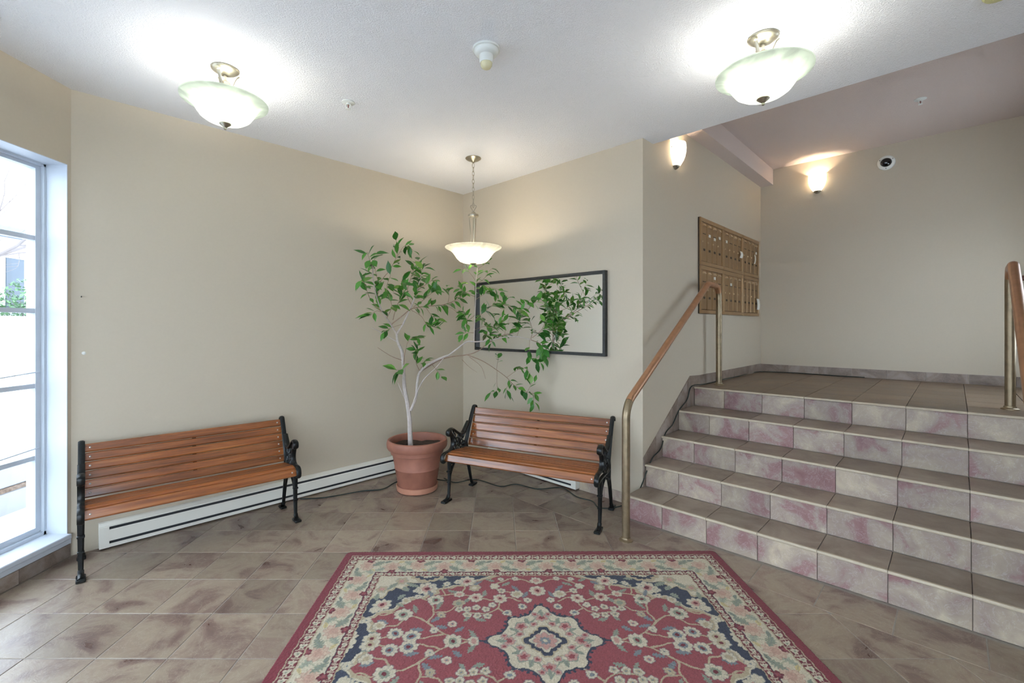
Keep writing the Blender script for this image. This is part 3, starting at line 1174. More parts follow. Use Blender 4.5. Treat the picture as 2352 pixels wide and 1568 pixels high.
# ------------------------------------------------------------------ things: handrails
def handrail(label, p1, p2, group='bent brass pipe handrails'):
    root = tag(empty('handrail', (p1[0], p1[1], 0)), label, 'handrail', group)
    dx, dy = p2[0] - p1[0], p2[1] - p1[1]

    def q(t, z):
        return (dx * t, dy * t, z)

    path = fillet([q(0, 0.0), q(0, 0.915), q(0.835, 1.845), q(1.0, 1.845), q(1.0, ZL)], [0.17, 0.09, 0.105], 8)
    # split: posts keep bare brass, the sloping grip is worn brown
    i0 = next(i for i, p in enumerate(path) if p.z > 0.93 and p.xy.length > 0.03)
    i1 = len(path) - 1 - next(i for i, p in enumerate(path[::-1]) if p.z > 1.78)
    r = 0.0272
    a = MB()
    a.tube(path[:i0 + 1], r, 16)
    a.build('post', M['brass'], root, True)
    a = MB()
    a.tube(path[i0:i1 + 1], r, 16)
    a.build('grip_pipe', M['rail_paint'], root, True)
    a = MB()
    a.tube(path[i1:], r, 16)
    a.build('post', M['brass'], root, True)
    for t, z in ((0, 0.0), (1, ZL)):
        a = MB()
        a.lathe([(0, 0.0), (0.047, 0.0), (0.047, 0.006), (0.040, 0.010), (0.033, 0.014), (0.031, 0.024), (0.0255, 0.026)], 24, q(t, z))
        a.build('flange', M['brass'], root, True)
    return root


handrail('bent brass pipe handrail at the left of the stairs, by the mailboxes', (0.857, 3.092), (2.148, 4.462))
handrail('bent brass pipe handrail at the right edge of the stairs', (2.14, 1.80), (3.516, 3.135))
# dark wooden rail on the landing wall
wr = tag(empty('handrail', (DE[0] + dC[0] * 2.20, DE[1] + dC[1] * 2.20, 1.90), math.atan2(dC[1], dC[0])), 'dark wooden wall rail at the right end of the landing', 'handrail')
q = MB()
q.tube([(0, -0.075, 0), (0.36, -0.075, 0)], 0.026, 12)
q.build('rail', M['rail_wood'], wr, True)
for x in (0.07, 0.30):
    q = MB()
    q.tube([(x, -0.001, -0.05), (x, -0.06, -0.05), (x, -0.075, -0.02)], 0.008, 8)
    q.lathe([(0, 0.001), (0.025, 0.001), (0.025, 0.006), (0, 0.008)], 14)
    q.move(Matrix.Translation((x, 0, -0.05)) @ Matrix.Rotation(PI / 2, 4, 'X'), len(q.v) - 14 * 4)
    q.build('bracket', M['brass'], wr, True)

# ------------------------------------------------------------------ things: mailbox units (six, each with four doors)
MS = [1.10, 1.7175, 2.335, 2.953]
MZ = [1.577, 2.049, 2.515]
UL = {(0, 0): 'lower bronze mailbox unit behind the bend of the handrail', (0, 1): 'middle mailbox unit of the lower row', (0, 2): 'lower mailbox unit nearest the landing corner',
      (1, 0): 'upper bronze mailbox unit nearest the stairs', (1, 1): 'middle mailbox unit of the upper row', (1, 2): 'upper mailbox unit nearest the landing corner'}
rotD = math.atan2(dD[1], dD[0])


def door_mesh(w, h):
    v, f = box_data(0, w, -0.008, 0, 0, h, 0.0025)
    me = bpy.data.meshes.new('door')
    me.from_pydata(v, [], f)
    me.materials.append(M['mail_door'])
    return me


def simple_mesh(name, mb_, mat):
    me = bpy.data.meshes.new(name)
    me.from_pydata(mb_.v, [], mb_.f)
    me.materials.append(mat)
    return me


uw = MS[1] - MS[0]
dw = (uw - 0.07) / 4
dh0, dh1 = MZ[1] - MZ[0] - 0.085, MZ[2] - MZ[1] - 0.085
pull = MB()
pull.add([(0, 0, 0), (0.075, 0, 0), (0.068, -0.014, 0.004), (0.007, -0.014, 0.004), (0.012, -0.004, 0.022), (0.063, -0.004, 0.022), (0, 0, 0.018), (0.075, 0, 0.018)],
         [(0, 1, 2, 3), (3, 2, 5, 4), (0, 3, 4, 6), (1, 7, 5, 2), (6, 4, 5, 7)])
pull_me = simple_mesh('card_holder', pull, M['mail_pull'])
slot = MB().box(0, 0.075, -0.002, 0, 0, 0.006)
slot_me = simple_mesh('slot', slot, M['mail_dark'])
lock = MB().lathe([(0, 0.008), (0.007, 0.007), (0.009, 0.0), (0.009, -0.001)], 12)
lock.move(Matrix.Rotation(PI / 2, 4, 'X'))
lock_me = simple_mesh('lock', lock, M['mail_pull'])
num = MB()
for x in (0, 0.017, 0.034):
    num.box(x, x + 0.012, -0.0012, 0, 0, 0.022)
num_me = simple_mesh('number_plate', num, M['mail_dark'])
card = MB().box(0, 0.05, -0.0015, 0, 0, 0.028)
card_me = simple_mesh('name_card', card, M['paper'])
CARDS = {(1, 0, 1): 0.66, (1, 0, 2): 0.62, (1, 0, 3): 0.70, (1, 1, 0): 0.68, (0, 0, 2): 0.80, (0, 1, 1): 0.72, (1, 2, 3): 0.66}
for rw in (0, 1):
    dme = door_mesh(dw - 0.007, dh1 if rw else dh0)
    dh = dh1 if rw else dh0
    for cu in range(3):
        base = (CD[0] + dD[0] * MS[cu], CD[1] + dD[1] * MS[cu], MZ[rw])
        un = tag(empty('mailbox_unit', base, rotD), UL[(rw, cu)], 'mailbox', 'bronze apartment mailboxes on the stair wall')
        hh = MZ[rw + 1] - MZ[rw]
        fr = MB()
        fr.box(0.0015, uw - 0.0015, -0.012, -0.001, 0.0015, hh - 0.0015)
        body = fr.build('face_plate', M['mail_dark'], un)
        for (a, b, c_, d) in ((0.0015, uw - 0.0015, 0.0015, 0.038), (0.0015, uw - 0.0015, hh - 0.042, hh - 0.0015), (0.0015, 0.033, 0.038, hh - 0.042), (uw - 0.033, uw - 0.0015, 0.038, hh - 0.042)):
            q = MB().box(a, b, -0.028, -0.012, c_, d, 0.003)
            q.build('frame_bar', M['mail'], un)
        for j in range(4):
            d = link('door', dme, None, un, (0.037 + j * dw, -0.0125, 0.042))
            link('card_holder', pull_me, None, d, ((dw - 0.079) / 2, -0.008, dh * 0.90))
            link('slot', slot_me, None, d, ((dw - 0.079) / 2, -0.008, dh * 0.70))
            link('lock', lock_me, None, d, (0.018, -0.008, dh * 0.50))
            link('number_plate', num_me, None, d, (0.045, -0.008, dh * 0.27))
            if (rw, cu, j) in CARDS:
                link('name_card', card_me, None, d, ((dw - 0.054) / 2, -0.009, dh * CARDS[(rw, cu, j)]))


def paper(label, s, z, w, h, tilt):
    n = 5
    v = []
    for i in range(n):
        t = i / (n - 1)
        for x in (0, w):
            v.append((x + tilt * h * t, -0.031 - 0.010 * math.sin(PI * t), h * t))
    f = [(2 * i, 2 * i + 1, 2 * i + 3, 2 * i + 2) for i in range(n - 1)]
    m = len(v)
    v += [(a, b + 0.0008, c_) for a, b, c_ in v]
    f += [tuple(reversed([q + m for q in ff])) for ff in f]
    o = obj('paper_note', v, f, M['paper'], None)
    o.location = (CD[0] + dD[0] * s, CD[1] + dD[1] * s, z)
    o.rotation_euler = (0, 0, rotD)
    return tag(o, label, 'note', 'papers stuck on the mailboxes')


paper('square white note stuck on the upper middle mailboxes', 2.215, 2.235, 0.085, 0.075, 0.05)
paper('narrow curled white slip on the upper mailboxes by the corner', 2.735, 2.215, 0.035, 0.11, 0.12)
paper('white envelope stuck on the lower right mailbox corner', 2.845, 1.66, 0.10, 0.135, -0.1)

# ------------------------------------------------------------------ things: potted fig tree
POT = (-0.738, 4.07, 0.0)
D0 = 4.07
tree = tag(empty('potted_fig_tree', POT), 'leafy green fig tree with pale branching trunk in a terracotta pot', 'potted tree')
q = MB().lathe([(0, 0.0), (0.168, 0.0), (0.178, 0.008), (0.184, 0.052), (0.176, 0.054), (0.168, 0.012), (0, 0.012)], 48)
q.build('saucer', M['saucer'], tree, True)
q = MB().lathe([(0, 0.014), (0.160, 0.014), (0.166, 0.03), (0.196, 0.20), (0.199, 0.203), (0.199, 0.211), (0.197, 0.215), (0.219, 0.328), (0.232, 0.334), (0.235, 0.368),
                (0.255, 0.372), (0.266, 0.39), (0.268, 0.425), (0.262, 0.447), (0.250, 0.453), (0.238, 0.450), (0.228, 0.43), (0.226, 0.36), (0, 0.36)], 56)
pot_o = q.build('pot', M['terracotta'], tree, True)
# soil, lumpy
v, f = [(0, 0, 0.388)], []
nr, na = 7, 32
for i in range(1, nr + 1):
    for j in range(na):
        r = 0.224 * i / nr
        a = 2 * PI * j / na
        v.append((r * math.cos(a), r * math.sin(a), 0.386 + random.uniform(-0.006, 0.008) + 0.01 * math.sin(3 * a) * (i / nr)))
for j in range(na):
    f.append((0, 1 + j, 1 + (j + 1) % na))
for i in range(nr - 1):
    for j in range(na):
        a, b = 1 + i * na + j, 1 + i * na + (j + 1) % na
        f.append((a, a + na, b + na, b))
obj('soil', v, f, M['soil'], tree, True)


def zp(x, y, dep, o=POT):
    """branch point: plan offset from the photo's proportions, placed at its own distance dep"""
    u, w = 800 + x / 3.409, 500 + y / 3.409
    if x < 760 and y < 900:      # the crown leans out into the room and spreads widely
        t = min(1.0, (900 - y) / 650) * max(0.0, 1 - x / 760)
        dep = D0 + (dep - D0) * (1 + 1.3 * t) - 0.62 * t
    return ((u - 1148) / 1045 * dep - o[0], dep - o[1], EYE - (w - 750) / 1045 * dep)


def branch(name, pts, r0, r1, mat, k=5):
    pp = spline([zp(*p) for p in pts], k)
    m = len(pp)
    rr = [r0 + (r1 - r0) * i / (m - 1) for i in range(m)]
    q = MB()
    q.tube(pp, rr, 7)
    q.build(name, mat, tree, True)
    return pp



trunk = branch('trunk', [(487, 1790, D0), (483, 1690, D0), (478, 1568, D0), (462, 1450, D0), (440, 1330, D0), (432, 1180, D0 + .02), (420, 1050, D0 + .02), (388, 975, D0), (378, 910, D0)], 0.0235, 0.0105, M['bark'])
TW = []   # (path, leaves, leaf length, length of the leafy end)
def br(pts, r0, r1, leaves=0, size=0.085, start=0.15, mat='twig'):
    p = branch('branch', pts, r0, r1, M[mat])
    if leaves:
        TW.append((p, leaves, size, start))
    return p


b = M['bark']
# main limbs
br([(378, 910, D0), (330, 830, D0 - .02), (270, 740, D0 - .06), (225, 630, D0 - .10), (197, 480, D0 - .12), (190, 330, D0 - .12)], 0.009, 0.003, 15, 0.085, 0.35, 'bark')
br([(378, 910, D0), (430, 830, D0 + .03), (490, 700, D0 + .05), (540, 570, D0 + .05), (565, 470, D0 + .05), (600, 370, D0 + .04)], 0.0095, 0.003, 24, 0.08, 0.45, 'bark')
br([(325, 845, D0 - .02), (420, 770, D0), (500, 712, D0 + .04), (620, 692, D0 + .08), (740, 682, D0 + .12), (850, 640, D0 + .15), (935, 575, D0 + .16)], 0.005, 0.002, 21, 0.075, 0.35)
br([(388, 975, D0), (280, 910, D0 - .04), (185, 860, D0 - .07)], 0.005, 0.0035, 0, mat='bark')
br([(418, 1115, D0), (330, 1080, D0 - .03), (230, 1015, D0 - .05)], 0.0035, 0.0018)
br([(452, 1430, D0), (412, 1345, D0 - .03), (390, 1290, D0 - .04)], 0.005, 0.003, mat='bark')
br([(432, 1150, D0), (447, 1040, D0 - .03), (480, 950, D0 - .05), (545, 938, D0 - .06)], 0.004, 0.0015, 8, 0.08, 0.55)
br([(430, 1210, D0), (405, 1195, D0 - .05), (370, 1190, D0 - .09)], 0.003, 0.0015, 5, 0.095, 0.3)
# left crown twigs
br([(270, 740, D0 - .06), (175, 640, D0 - .12), (130, 520, D0 - .16), (105, 490, D0 - .17)], 0.003, 0.0012, 7, 0.08, 0.35)
br([(225, 630, D0 - .10), (240, 540, D0 - .06), (210, 400, D0 - .02), (205, 290, D0)], 0.003, 0.0012, 9, 0.08, 0.3)
br([(250, 500, D0 - .10), (330, 400, D0 - .04), (385, 280, D0 + .02), (375, 180, D0 + .04)], 0.003, 0.0012, 10, 0.08, 0.35)
br([(385, 300, D0 + .02), (430, 230, D0 + .05), (470, 215, D0 + .06), (510, 260, D0 + .06)], 0.002, 0.001, 6, 0.08, 0.3)
br([(190, 400, D0 - .12), (165, 320, D0 - .14), (150, 270, D0 - .15)], 0.002, 0.001, 5, 0.08, 0.3)
br([(270, 740, D0 - .06), (220, 730, D0 - .12), (170, 770, D0 - .16)], 0.002, 0.001, 4, 0.085, 0.5)
br([(300, 790, D0 - .04), (340, 690, D0 - .12), (300, 560, D0 - .18), (330, 450, D0 - .2)], 0.003, 0.0012, 13, 0.085, 0.3)
br([(430, 830, D0 + .03), (340, 860, D0 - .05), (280, 890, D0 - .09)], 0.002, 0.001, 5, 0.075, 0.45)
br([(350, 800, D0 - .02), (380, 690, D0 - .08), (430, 590, D0 - .12), (420, 480, D0 - .14)], 0.003, 0.0012, 14, 0.085, 0.35)
br([(500, 690, D0 + .05), (460, 600, D0 + .16), (490, 470, D0 + .2), (520, 380, D0 + .2)], 0.003, 0.0012, 12, 0.08, 0.4)
br([(540, 570, D0 + .05), (610, 520, D0 + .0), (660, 490, D0 - .03), (690, 530, D0 - .04)], 0.0025, 0.0012, 8, 0.08, 0.3)
br([(565, 470, D0 + .05), (560, 400, D0 + .1), (548, 330, D0 + .12)], 0.002, 0.001, 6, 0.08, 0.3)
br([(510, 700, D0 + .05), (580, 650, D0 - .06), (640, 600, D0 - .1), (680, 570, D0 - .12)], 0.0025, 0.0012, 9, 0.08, 0.3)
br([(490, 720, D0 + .05), (570, 770, D0 - .02), (610, 830, D0 - .05), (650, 850, D0 - .06), (700, 860, D0 - .06)], 0.0025, 0.001, 8, 0.078, 0.4)
br([(600, 692, D0 + .08), (650, 760, D0 + .04), (690, 790, D0 + .02)], 0.002, 0.001, 6, 0.075, 0.35)
br([(740, 682, D0 + .12), (820, 715, D0 + .14), (890, 780, D0 + .16), (930, 830, D0 + .16)], 0.002, 0.001, 7, 0.075, 0.4)
br([(780, 665, D0 + .13), (790, 600, D0 + .08), (770, 540, D0 + .06)], 0.002, 0.001, 4, 0.07, 0.4)
# second stem, leaning to the wall
br([(487, 1510, D0), (530, 1405, D0 + .01), (540, 1290, D0 + .02), (562, 1205, D0 + .03), (640, 1140, D0 + .04), (740, 1092, D0 + .05), (785, 1076, D0 + .06)], 0.013, 0.0095, 0, mat='bark')
br([(505, 1460, D0), (545, 1350, D0 - .01), (600, 1255, D0 - .01), (690, 1170, D0), (745, 1100, D0 + .04)], 0.006, 0.004, 0, mat='bark')
br([(785, 1076, D0 + .06), (860, 1020, D0 + .07), (930, 970, D0 + .08), (1000, 970, D0 + .08), (1100, 960, D0 + .09), (1220, 935, D0 + .11), (1320, 930, D0 + .13), (1430, 955, D0 + .16)], 0.008, 0.004, 0, mat='bark')
br([(562, 1205, D0 + .03), (700, 1120, D0 + .1), (820, 1085, D0 + .14), (930, 1072, D0 + .16), (1010, 1045, D0 + .18), (1090, 985, D0 + .2), (1180, 930, D0 + .2), (1300, 900, D0 + .2)], 0.006, 0.003, 8, 0.075, 0.75)
br([(930, 1072, D0 + .16), (1050, 1120, D0 + .16), (1160, 1190, D0 + .16), (1240, 1250, D0 + .15), (1310, 1320, D0 + .14), (1420, 1370, D0 + .13), (1490, 1375, D0 + .12)], 0.0045, 0.0015, 12, 0.075, 0.52)
br([(950, 1090, D0 + .16), (1040, 1165, D0 + .12), (1075, 1260, D0 + .1)], 0.003, 0.0015)
br([(890, 1110, D0 + .15), (950, 1170, D0 + .2), (1010, 1210, D0 + .22)], 0.002, 0.0012)
br([(560, 1200, D0 + .03), (530, 1130, D0 - .02), (540, 1060, D0 - .05), (530, 1010, D0 - .06)], 0.003, 0.0012, 9, 0.085, 0.2)
br([(560, 1200, D0 + .03), (590, 1140, D0 - .05), (610, 1110, D0 - .07)], 0.002, 0.001, 4, 0.075, 0.3)
br([(650, 1140, D0 + .04), (690, 1190, D0 - .02), (730, 1240, D0 - .04)], 0.002, 0.001, 3, 0.075, 0.4)
# lower drooping spray
br([(1160, 1190, D0 + .16), (1170, 1120, D0 + .12), (1175, 1085, D0 + .1)], 0.0018, 0.001, 4, 0.075, 0.3)
br([(1165, 1195, D0 + .16), (1163, 1280, D0 + .1), (1165, 1350, D0 + .08), (1120, 1360, D0 + .06)], 0.0018, 0.001, 5, 0.075, 0.3)
br([(1240, 1250, D0 + .15), (1310, 1200, D0 + .1), (1370, 1170, D0 + .08), (1420, 1210, D0 + .07)], 0.002, 0.001, 7, 0.075, 0.25)
br([(1280, 1290, D0 + .14), (1240, 1330, D0 + .1), (1245, 1370, D0 + .09)], 0.0015, 0.001, 3, 0.075, 0.4)
br([(1400, 1365, D0 + .13), (1430, 1310, D0 + .08), (1455, 1290, D0 + .07)], 0.0015, 0.001, 4, 0.075, 0.3)
br([(1440, 1372, D0 + .13), (1450, 1420, D0 + .1), (1455, 1450, D0 + .09)], 0.0015, 0.001, 3, 0.085, 0.3)
# upright leader in front of the mirror's left edge
br([(982, 965, D0 + .08), (990, 800, D0 + .13), (996, 650, D0 + .16), (1000, 500, D0 + .18), (1012, 390, D0 + .2)], 0.0065, 0.0025, 10, 0.075, 0.55, 'bark')
br([(1012, 400, D0 + .2), (1060, 370, D0 + .22), (1105, 335, D0 + .24)], 0.0018, 0.001, 4, 0.06, 0.4)
br([(1000, 500, D0 + .18), (960, 440, D0 + .1), (925, 400, D0 + .08), (890, 405, D0 + .06)], 0.0018, 0.001, 5, 0.065, 0.35)
br([(998, 520, D0 + .18), (1060, 480, D0 + .22), (1100, 420, D0 + .24), (1135, 390, D0 + .25)], 0.0018, 0.001, 6, 0.075, 0.3)
br([(996, 620, D0 + .16), (930, 590, D0 + .08), (880, 560, D0 + .05), (870, 520, D0 + .04)], 0.002, 0.001, 8, 0.08, 0.25)
br([(996, 640, D0 + .16), (1060, 600, D0 + .2), (1100, 570, D0 + .22), (1150, 590, D0 + .23)], 0.002, 0.001, 9, 0.08, 0.2)
br([(992, 760, D0 + .14), (940, 800, D0 + .06), (910, 760, D0 + .04), (895, 740, D0 + .03)], 0.002, 0.001, 8, 0.08, 0.25)
br([(990, 800, D0 + .13), (1060, 740, D0 + .16), (1120, 690, D0 + .18), (1160, 650, D0 + .18)], 0.0022, 0.001, 10, 0.085, 0.2)
br([(986, 880, D0 + .11), (1060, 850, D0 + .06), (1120, 860, D0 + .04), (1180, 830, D0 + .03)], 0.002, 0.001, 8, 0.08, 0.25)
br([(985, 900, D0 + .1), (930, 900, D0 + .04), (880, 910, D0 + .02)], 0.0018, 0.001, 5, 0.075, 0.2)
br([(1050, 965, D0 + .09), (1070, 920, D0 + .02), (1100, 920, D0), (1120, 980, D0 - .01)], 0.0018, 0.001, 5, 0.08, 0.35)
br([(1100, 960, D0 + .09), (1130, 880, D0 + .1), (1200, 840, D0 + .1), (1280, 820, D0 + .1)], 0.002, 0.001, 8, 0.08, 0.2)
br([(996, 560, D0 + .17), (1080, 540, D0 + .2), (1180, 565, D0 + .2), (1260, 625, D0 + .18)], 0.002, 0.001, 9, 0.075, 0.25)
br([(1120, 690, D0 + .18), (1200, 680, D0 + .17), (1280, 700, D0 + .16), (1340, 740, D0 + .15)], 0.002, 0.001, 9, 0.08, 0.2)
br([(1060, 960, D0 + .09), (1090, 900, D0 + .14), (1070, 820, D0 + .16), (1040, 780, D0 + .16)], 0.002, 0.001, 8, 0.08, 0.2)
br([(1395, 740, D0 + .15), (1440, 680, D0 + .14), (1500, 650, D0 + .12), (1550, 660, D0 + .1)], 0.002, 0.001, 8, 0.08, 0.15)
br([(1330, 790, D0 + .12), (1360, 710, D0 + .12), (1420, 640, D0 + .1)], 0.002, 0.001, 7, 0.08, 0.2)
# thick cluster that reaches the mirror
br([(1430, 955, D0 + .16), (1500, 985, D0 + .18), (1535, 1040, D0 + .18), (1545, 1090, D0 + .17)], 0.0035, 0.0015, 14, 0.08, 0.1)
br([(1430, 955, D0 + .16), (1440, 880, D0 + .16), (1420, 800, D0 + .16), (1395, 740, D0 + .15)], 0.003, 0.0012, 12, 0.085, 0.15)
br([(1440, 940, D0 + .16), (1510, 880, D0 + .14), (1540, 820, D0 + .12), (1560, 780, D0 + .11)], 0.003, 0.0012, 12, 0.085, 0.15)
br([(1420, 950, D0 + .16), (1420, 1040, D0 + .12), (1440, 1110, D0 + .1), (1500, 1130, D0 + .08)], 0.002, 0.001, 8, 0.08, 0.2)
br([(1320, 930, D0 + .13), (1340, 860, D0 + .12), (1330, 790, D0 + .12)], 0.002, 0.001, 7, 0.08, 0.25)
br([(1220, 935, D0 + .11), (1230, 860, D0 + .14), (1210, 790, D0 + .15), (1190, 750, D0 + .15)], 0.002, 0.001, 7, 0.08, 0.25)


def leaf_mesh(k, fold, droop, wid):
    """pointed oval leaf with folded midrib, stalk at the origin, tip along +x, 1 unit long"""
    st = [(0.10, 0.06), (0.28, 0.30), (0.50, 0.40), (0.70, 0.30), (0.86, 0.12)]
    v = [(0, 0, 0)]
    for t, w in st:
        z = -droop * t * t
        w *= wid * 0.56
        v += [(t, -w, z + fold * w), (t, 0, z), (t, w, z + fold * w)]
    v.append((1.0, 0, -droop))
    f = [(0, 2, 1), (0, 3, 2)]
    for i in range(4):
        a = 1 + 3 * i
        f += [(a, a + 1, a + 4, a + 3), (a + 1, a + 2, a + 5, a + 4)]
    a = 1 + 12
    f += [(a, a + 1, 16), (a + 1, a + 2, 16)]
    me = bpy.data.meshes.new('leaf')
    me.from_pydata(v, [], f)
    me.materials.append(M['leaf'])
    me.shade_smooth()
    return me


leaf_me = [leaf_mesh(0, 0.25, 0.10, 1.0), leaf_mesh(1, 0.45, 0.22, 0.85), leaf_mesh(2, 0.15, 0.05, 1.08), leaf_mesh(3, 0.35, 0.30, 0.95), leaf_mesh(4, 0.1, 0.15, 0.78)]
cand = []
for (pp, cnt, size, start) in TW:
    m = len(pp) - 1
    cnt = int(round(cnt * 1.25))
    for i in range(cnt):
        t = start + (1 - start) * (i + random.uniform(0.1, 0.9)) / cnt if i < cnt - 1 else 1.0
        x = t * m
        a = min(int(x), m - 1)
        p0, p1 = Vector(pp[a]), Vector(pp[a + 1])
        pos = p0.lerp(p1, x - a)
        tan = (p1 - p0).normalized()
        side = tan.cross(Vector((0, 0, 1)))
        if side.length < 0.1:
            side = Vector((1, 0, 0))
        side.normalize()
        ang = random.uniform(0, 2 * PI)
        lat = side * math.cos(ang) + tan.cross(side) * math.sin(ang)
        d = (tan * random.uniform(0.25, 0.9) + lat * random.uniform(0.5, 1.0) + Vector((0, 0, random.uniform(-0.55, 0.15)))).normalized()
        s = size * random.uniform(0.95, 1.5)
        nrm = (Vector((random.uniform(-0.6, 0.6), random.uniform(-1.1, 0.1), 1.0))).normalized()
        tip = pos + d * s
        if (tip.x + POT[0]) + (tip.y + POT[1]) > C_SUM - 0.06:
            d.x -= 0.5
            d.y -= 0.7
            d.normalize()
        yv = nrm.cross(d).normalized()
        zv = d.cross(yv).normalized()
        rot = Matrix((d, yv, zv)).transposed()
        cand.append((s, Matrix.Translation(pos) @ rot.to_4x4() @ Matrix.Scale(s, 4)))
# the 300 largest are single leaves, the small remainder is one part
cand.sort(key=lambda c_: -c_[0])
for i, (s, mtx) in enumerate(cand[:300]):
    o = link('leaf', leaf_me[i % 5], None, tree)
    o.matrix_local = mtx
if len(cand) > 300:
    q = MB()
    for i, (s, mtx) in enumerate(cand[300:]):
        lm = leaf_me[i % 5]
        q.add([mtx @ v_.co for v_ in lm.vertices], [tuple(p_.vertices) for p_ in lm.polygons])
    so = q.build('small_foliage', M['leaf'], tree, True)
    so['kind'] = 'stuff'


# ------------------------------------------------------------------ things: ceiling lamps
def shell(prof, th):
    """closed thin-walled profile from an outer profile (top to bottom)"""
    inner = [(max(0, r - th * 0.5), z + th) for r, z in prof[1:]]
    inner[-1] = (0, prof[-1][1] + th)
    return prof + inner[::-1] + [(prof[0][0] - th, prof[0][1] + th * 0.4), prof[0]]


def point_light(name, parent, loc, watts, col, rad):
    ld = bpy.data.lights.new(name, 'POINT')
    ld.energy = watts
    ld.color = col
    ld.shadow_soft_size = rad
    lo = bpy.data.objects.new(name, ld)
    C.objects.link(lo)
    lo.parent = parent
    lo.location = loc
    return lo


def ceiling_lamp(label, x, y, spin):
    root = tag(empty('ceiling_lamp', (x, y, ZC), spin), label, 'ceiling lamp', 'semi-flush ceiling lamps with frosted bowls')
    q = MB().lathe([(0, 0.0), (0.072, 0.0), (0.075, -0.006), (0.073, -0.010), (0.062, -0.018), (0.04, -0.030), (0.018, -0.036), (0, -0.037)], 40)
    q.build('canopy', M['nickel'], root, True)
    for i in range(3):
        a = 2 * PI * i / 3
        ca, sa = math.cos(a), math.sin(a)
        sec = spline([(0.072, -0.030), (0.060, -0.040), (0.046, -0.070), (0.037, -0.105), (0.033, -0.15), (0.034, -0.20)], 5)
        q = MB()
        q.tube([(r * ca, r * sa, z) for r, z in sec], 0.0032, 8, True, ((-sa, ca, 0), 3.2))
        q.build('arm', M['nickel'], root, True)
    q = MB().lathe([(0, -0.03), (0.008, -0.03), (0.008, -0.075), (0.026, -0.078), (0.029, -0.085), (0.029, -0.118), (0.026, -0.124), (0.010, -0.126), (0.010, -0.19), (0.007, -0.325), (0, -0.325)], 24)
    q.build('stem', M['nickel'], root, True)
    R = 0.226
    z0 = -0.188
    prof = [(R, z0), (R - 0.001, z0 - 0.007), (R * 0.95, z0 - 0.010), (R * 0.86, z0 - 0.017), (R * 0.775, z0 - 0.028), (R * 0.71, z0 - 0.046), (R * 0.65, z0 - 0.070), (R * 0.57, z0 - 0.095), (R * 0.45, z0 - 0.114),
            (R * 0.30, z0 - 0.126), (R * 0.12, z0 - 0.131), (0, z0 - 0.132)]
    q = MB().lathe(shell(prof, 0.005), 56)
    q.build('glass_bowl', M['lamp_glass'], root, True)
    q = MB().lathe([(0, z0 - 0.130), (0.030, z0 - 0.130), (0.031, z0 - 0.134), (0.022, z0 - 0.142), (0.010, z0 - 0.152), (0.006, z0 - 0.155), (0.0075, z0 - 0.160), (0.006, z0 - 0.166), (0, z0 - 0.168)], 24)
    q.build('finial', M['nickel'], root, True)
    for i in range(2):
        a = PI * i + 0.6
        q = MB().lathe([(0, 0.03), (0.018, 0.022), (0.026, 0.004), (0.024, -0.014), (0.012, -0.028), (0, -0.03)], 16, (0.075 * math.cos(a), 0.075 * math.sin(a), z0 - 0.035))
        bo = q.build('bulb', M['bulb'], root, True)
        bo.visible_shadow = True
        point_light('lamp_light', root, (0.06 * math.cos(a + 1.57), 0.06 * math.sin(a + 1.57), z0 - 0.02), LAMP_W / 2, (1.0, 0.98, 0.92), 0.03)
    return root


ceiling_lamp('brushed metal ceiling lamp with frosted bowl, on the window side', -1.605, 2.660, 0.5)
ceiling_lamp('brushed metal ceiling lamp with frosted bowl, before the stairs', 1.370, 2.368, 1.5)

# ------------------------------------------------------------------ things: pendant lamp
pd = tag(empty('pendant_lamp', (-0.237, 4.064, ZC)), 'pendant lamp with frosted bowl hanging on a chain in the corner', 'pendant lamp')
q = MB().lathe([(0, 0.0), (0.068, 0.0), (0.070, -0.006), (0.055, -0.018), (0.020, -0.030), (0.010, -0.042), (0, -0.043)], 36)
q.build('canopy', M['nickel'], pd, True)


def link_mesh(lx, lz, r):
    pts = []
    for i in range(17):
        a = 2 * PI * i / 16
        pts.append((lx * math.cos(a), 0, lz * math.sin(a)))
    v, f = tube_data(pts, r, 6, False)
    me = bpy.data.meshes.new('chain_link')
    me.from_pydata(v, [], f)
    me.materials.append(M['nickel'])
    me.shade_smooth()
    return me


lk = link_mesh(0.0095, 0.0235, 0.0022)
zt, zb = -0.045, -0.445
nl = 11
for i in range(nl):
    z = zt - 0.012 + (zb - zt + 0.012) * (i + 0.3) / nl
    o = link('chain_link', lk, None, pd, (0, 0, z), (PI / 2 if i % 2 else 0.0) + 0.5)
HUB = 2.44 - ZC
q = MB()
q.tube(spline([(0, 0, HUB + 0.035), (-0.012, 0, HUB + 0.055), (-0.026, 0, HUB + 0.082), (-0.014, 0, HUB + 0.094), (0.014, 0, HUB + 0.094), (0.026, 0, HUB + 0.082), (0.012, 0, HUB + 0.055), (0, 0, HUB + 0.035)], 5), 0.003, 8)
q.build('loop', M['nickel'], pd, True)
q = MB().lathe([(0, HUB + 0.042), (0.012, HUB + 0.036), (0.026, HUB + 0.022), (0.03, HUB + 0.012), (0.046, HUB + 0.011), (0.048, HUB + 0.006), (0.048, HUB - 0.006), (0.046, HUB - 0.010), (0.03, HUB - 0.010), (0.026, HUB - 0.018), (0, HUB - 0.02)], 28)
q.build('hub', M['nickel'], pd, True)
RIM = 2.158 - ZC
for i in range(3):
    a = 2 * PI * i / 3 + 0.9
    ca, sa = math.cos(a), math.sin(a)
    q = MB()
    q.tube([(r * ca, r * sa, z) for r, z in spline([(0.036, HUB - 0.01), (0.031, HUB - 0.08), (0.024, HUB - 0.17), (0.020, HUB - 0.24), (0.026, HUB - 0.27), (0.045, HUB - 0.285), (0.05, HUB - 0.30)], 5)], 0.0045, 8)
    q.build('rod', M['nickel'], pd, True)
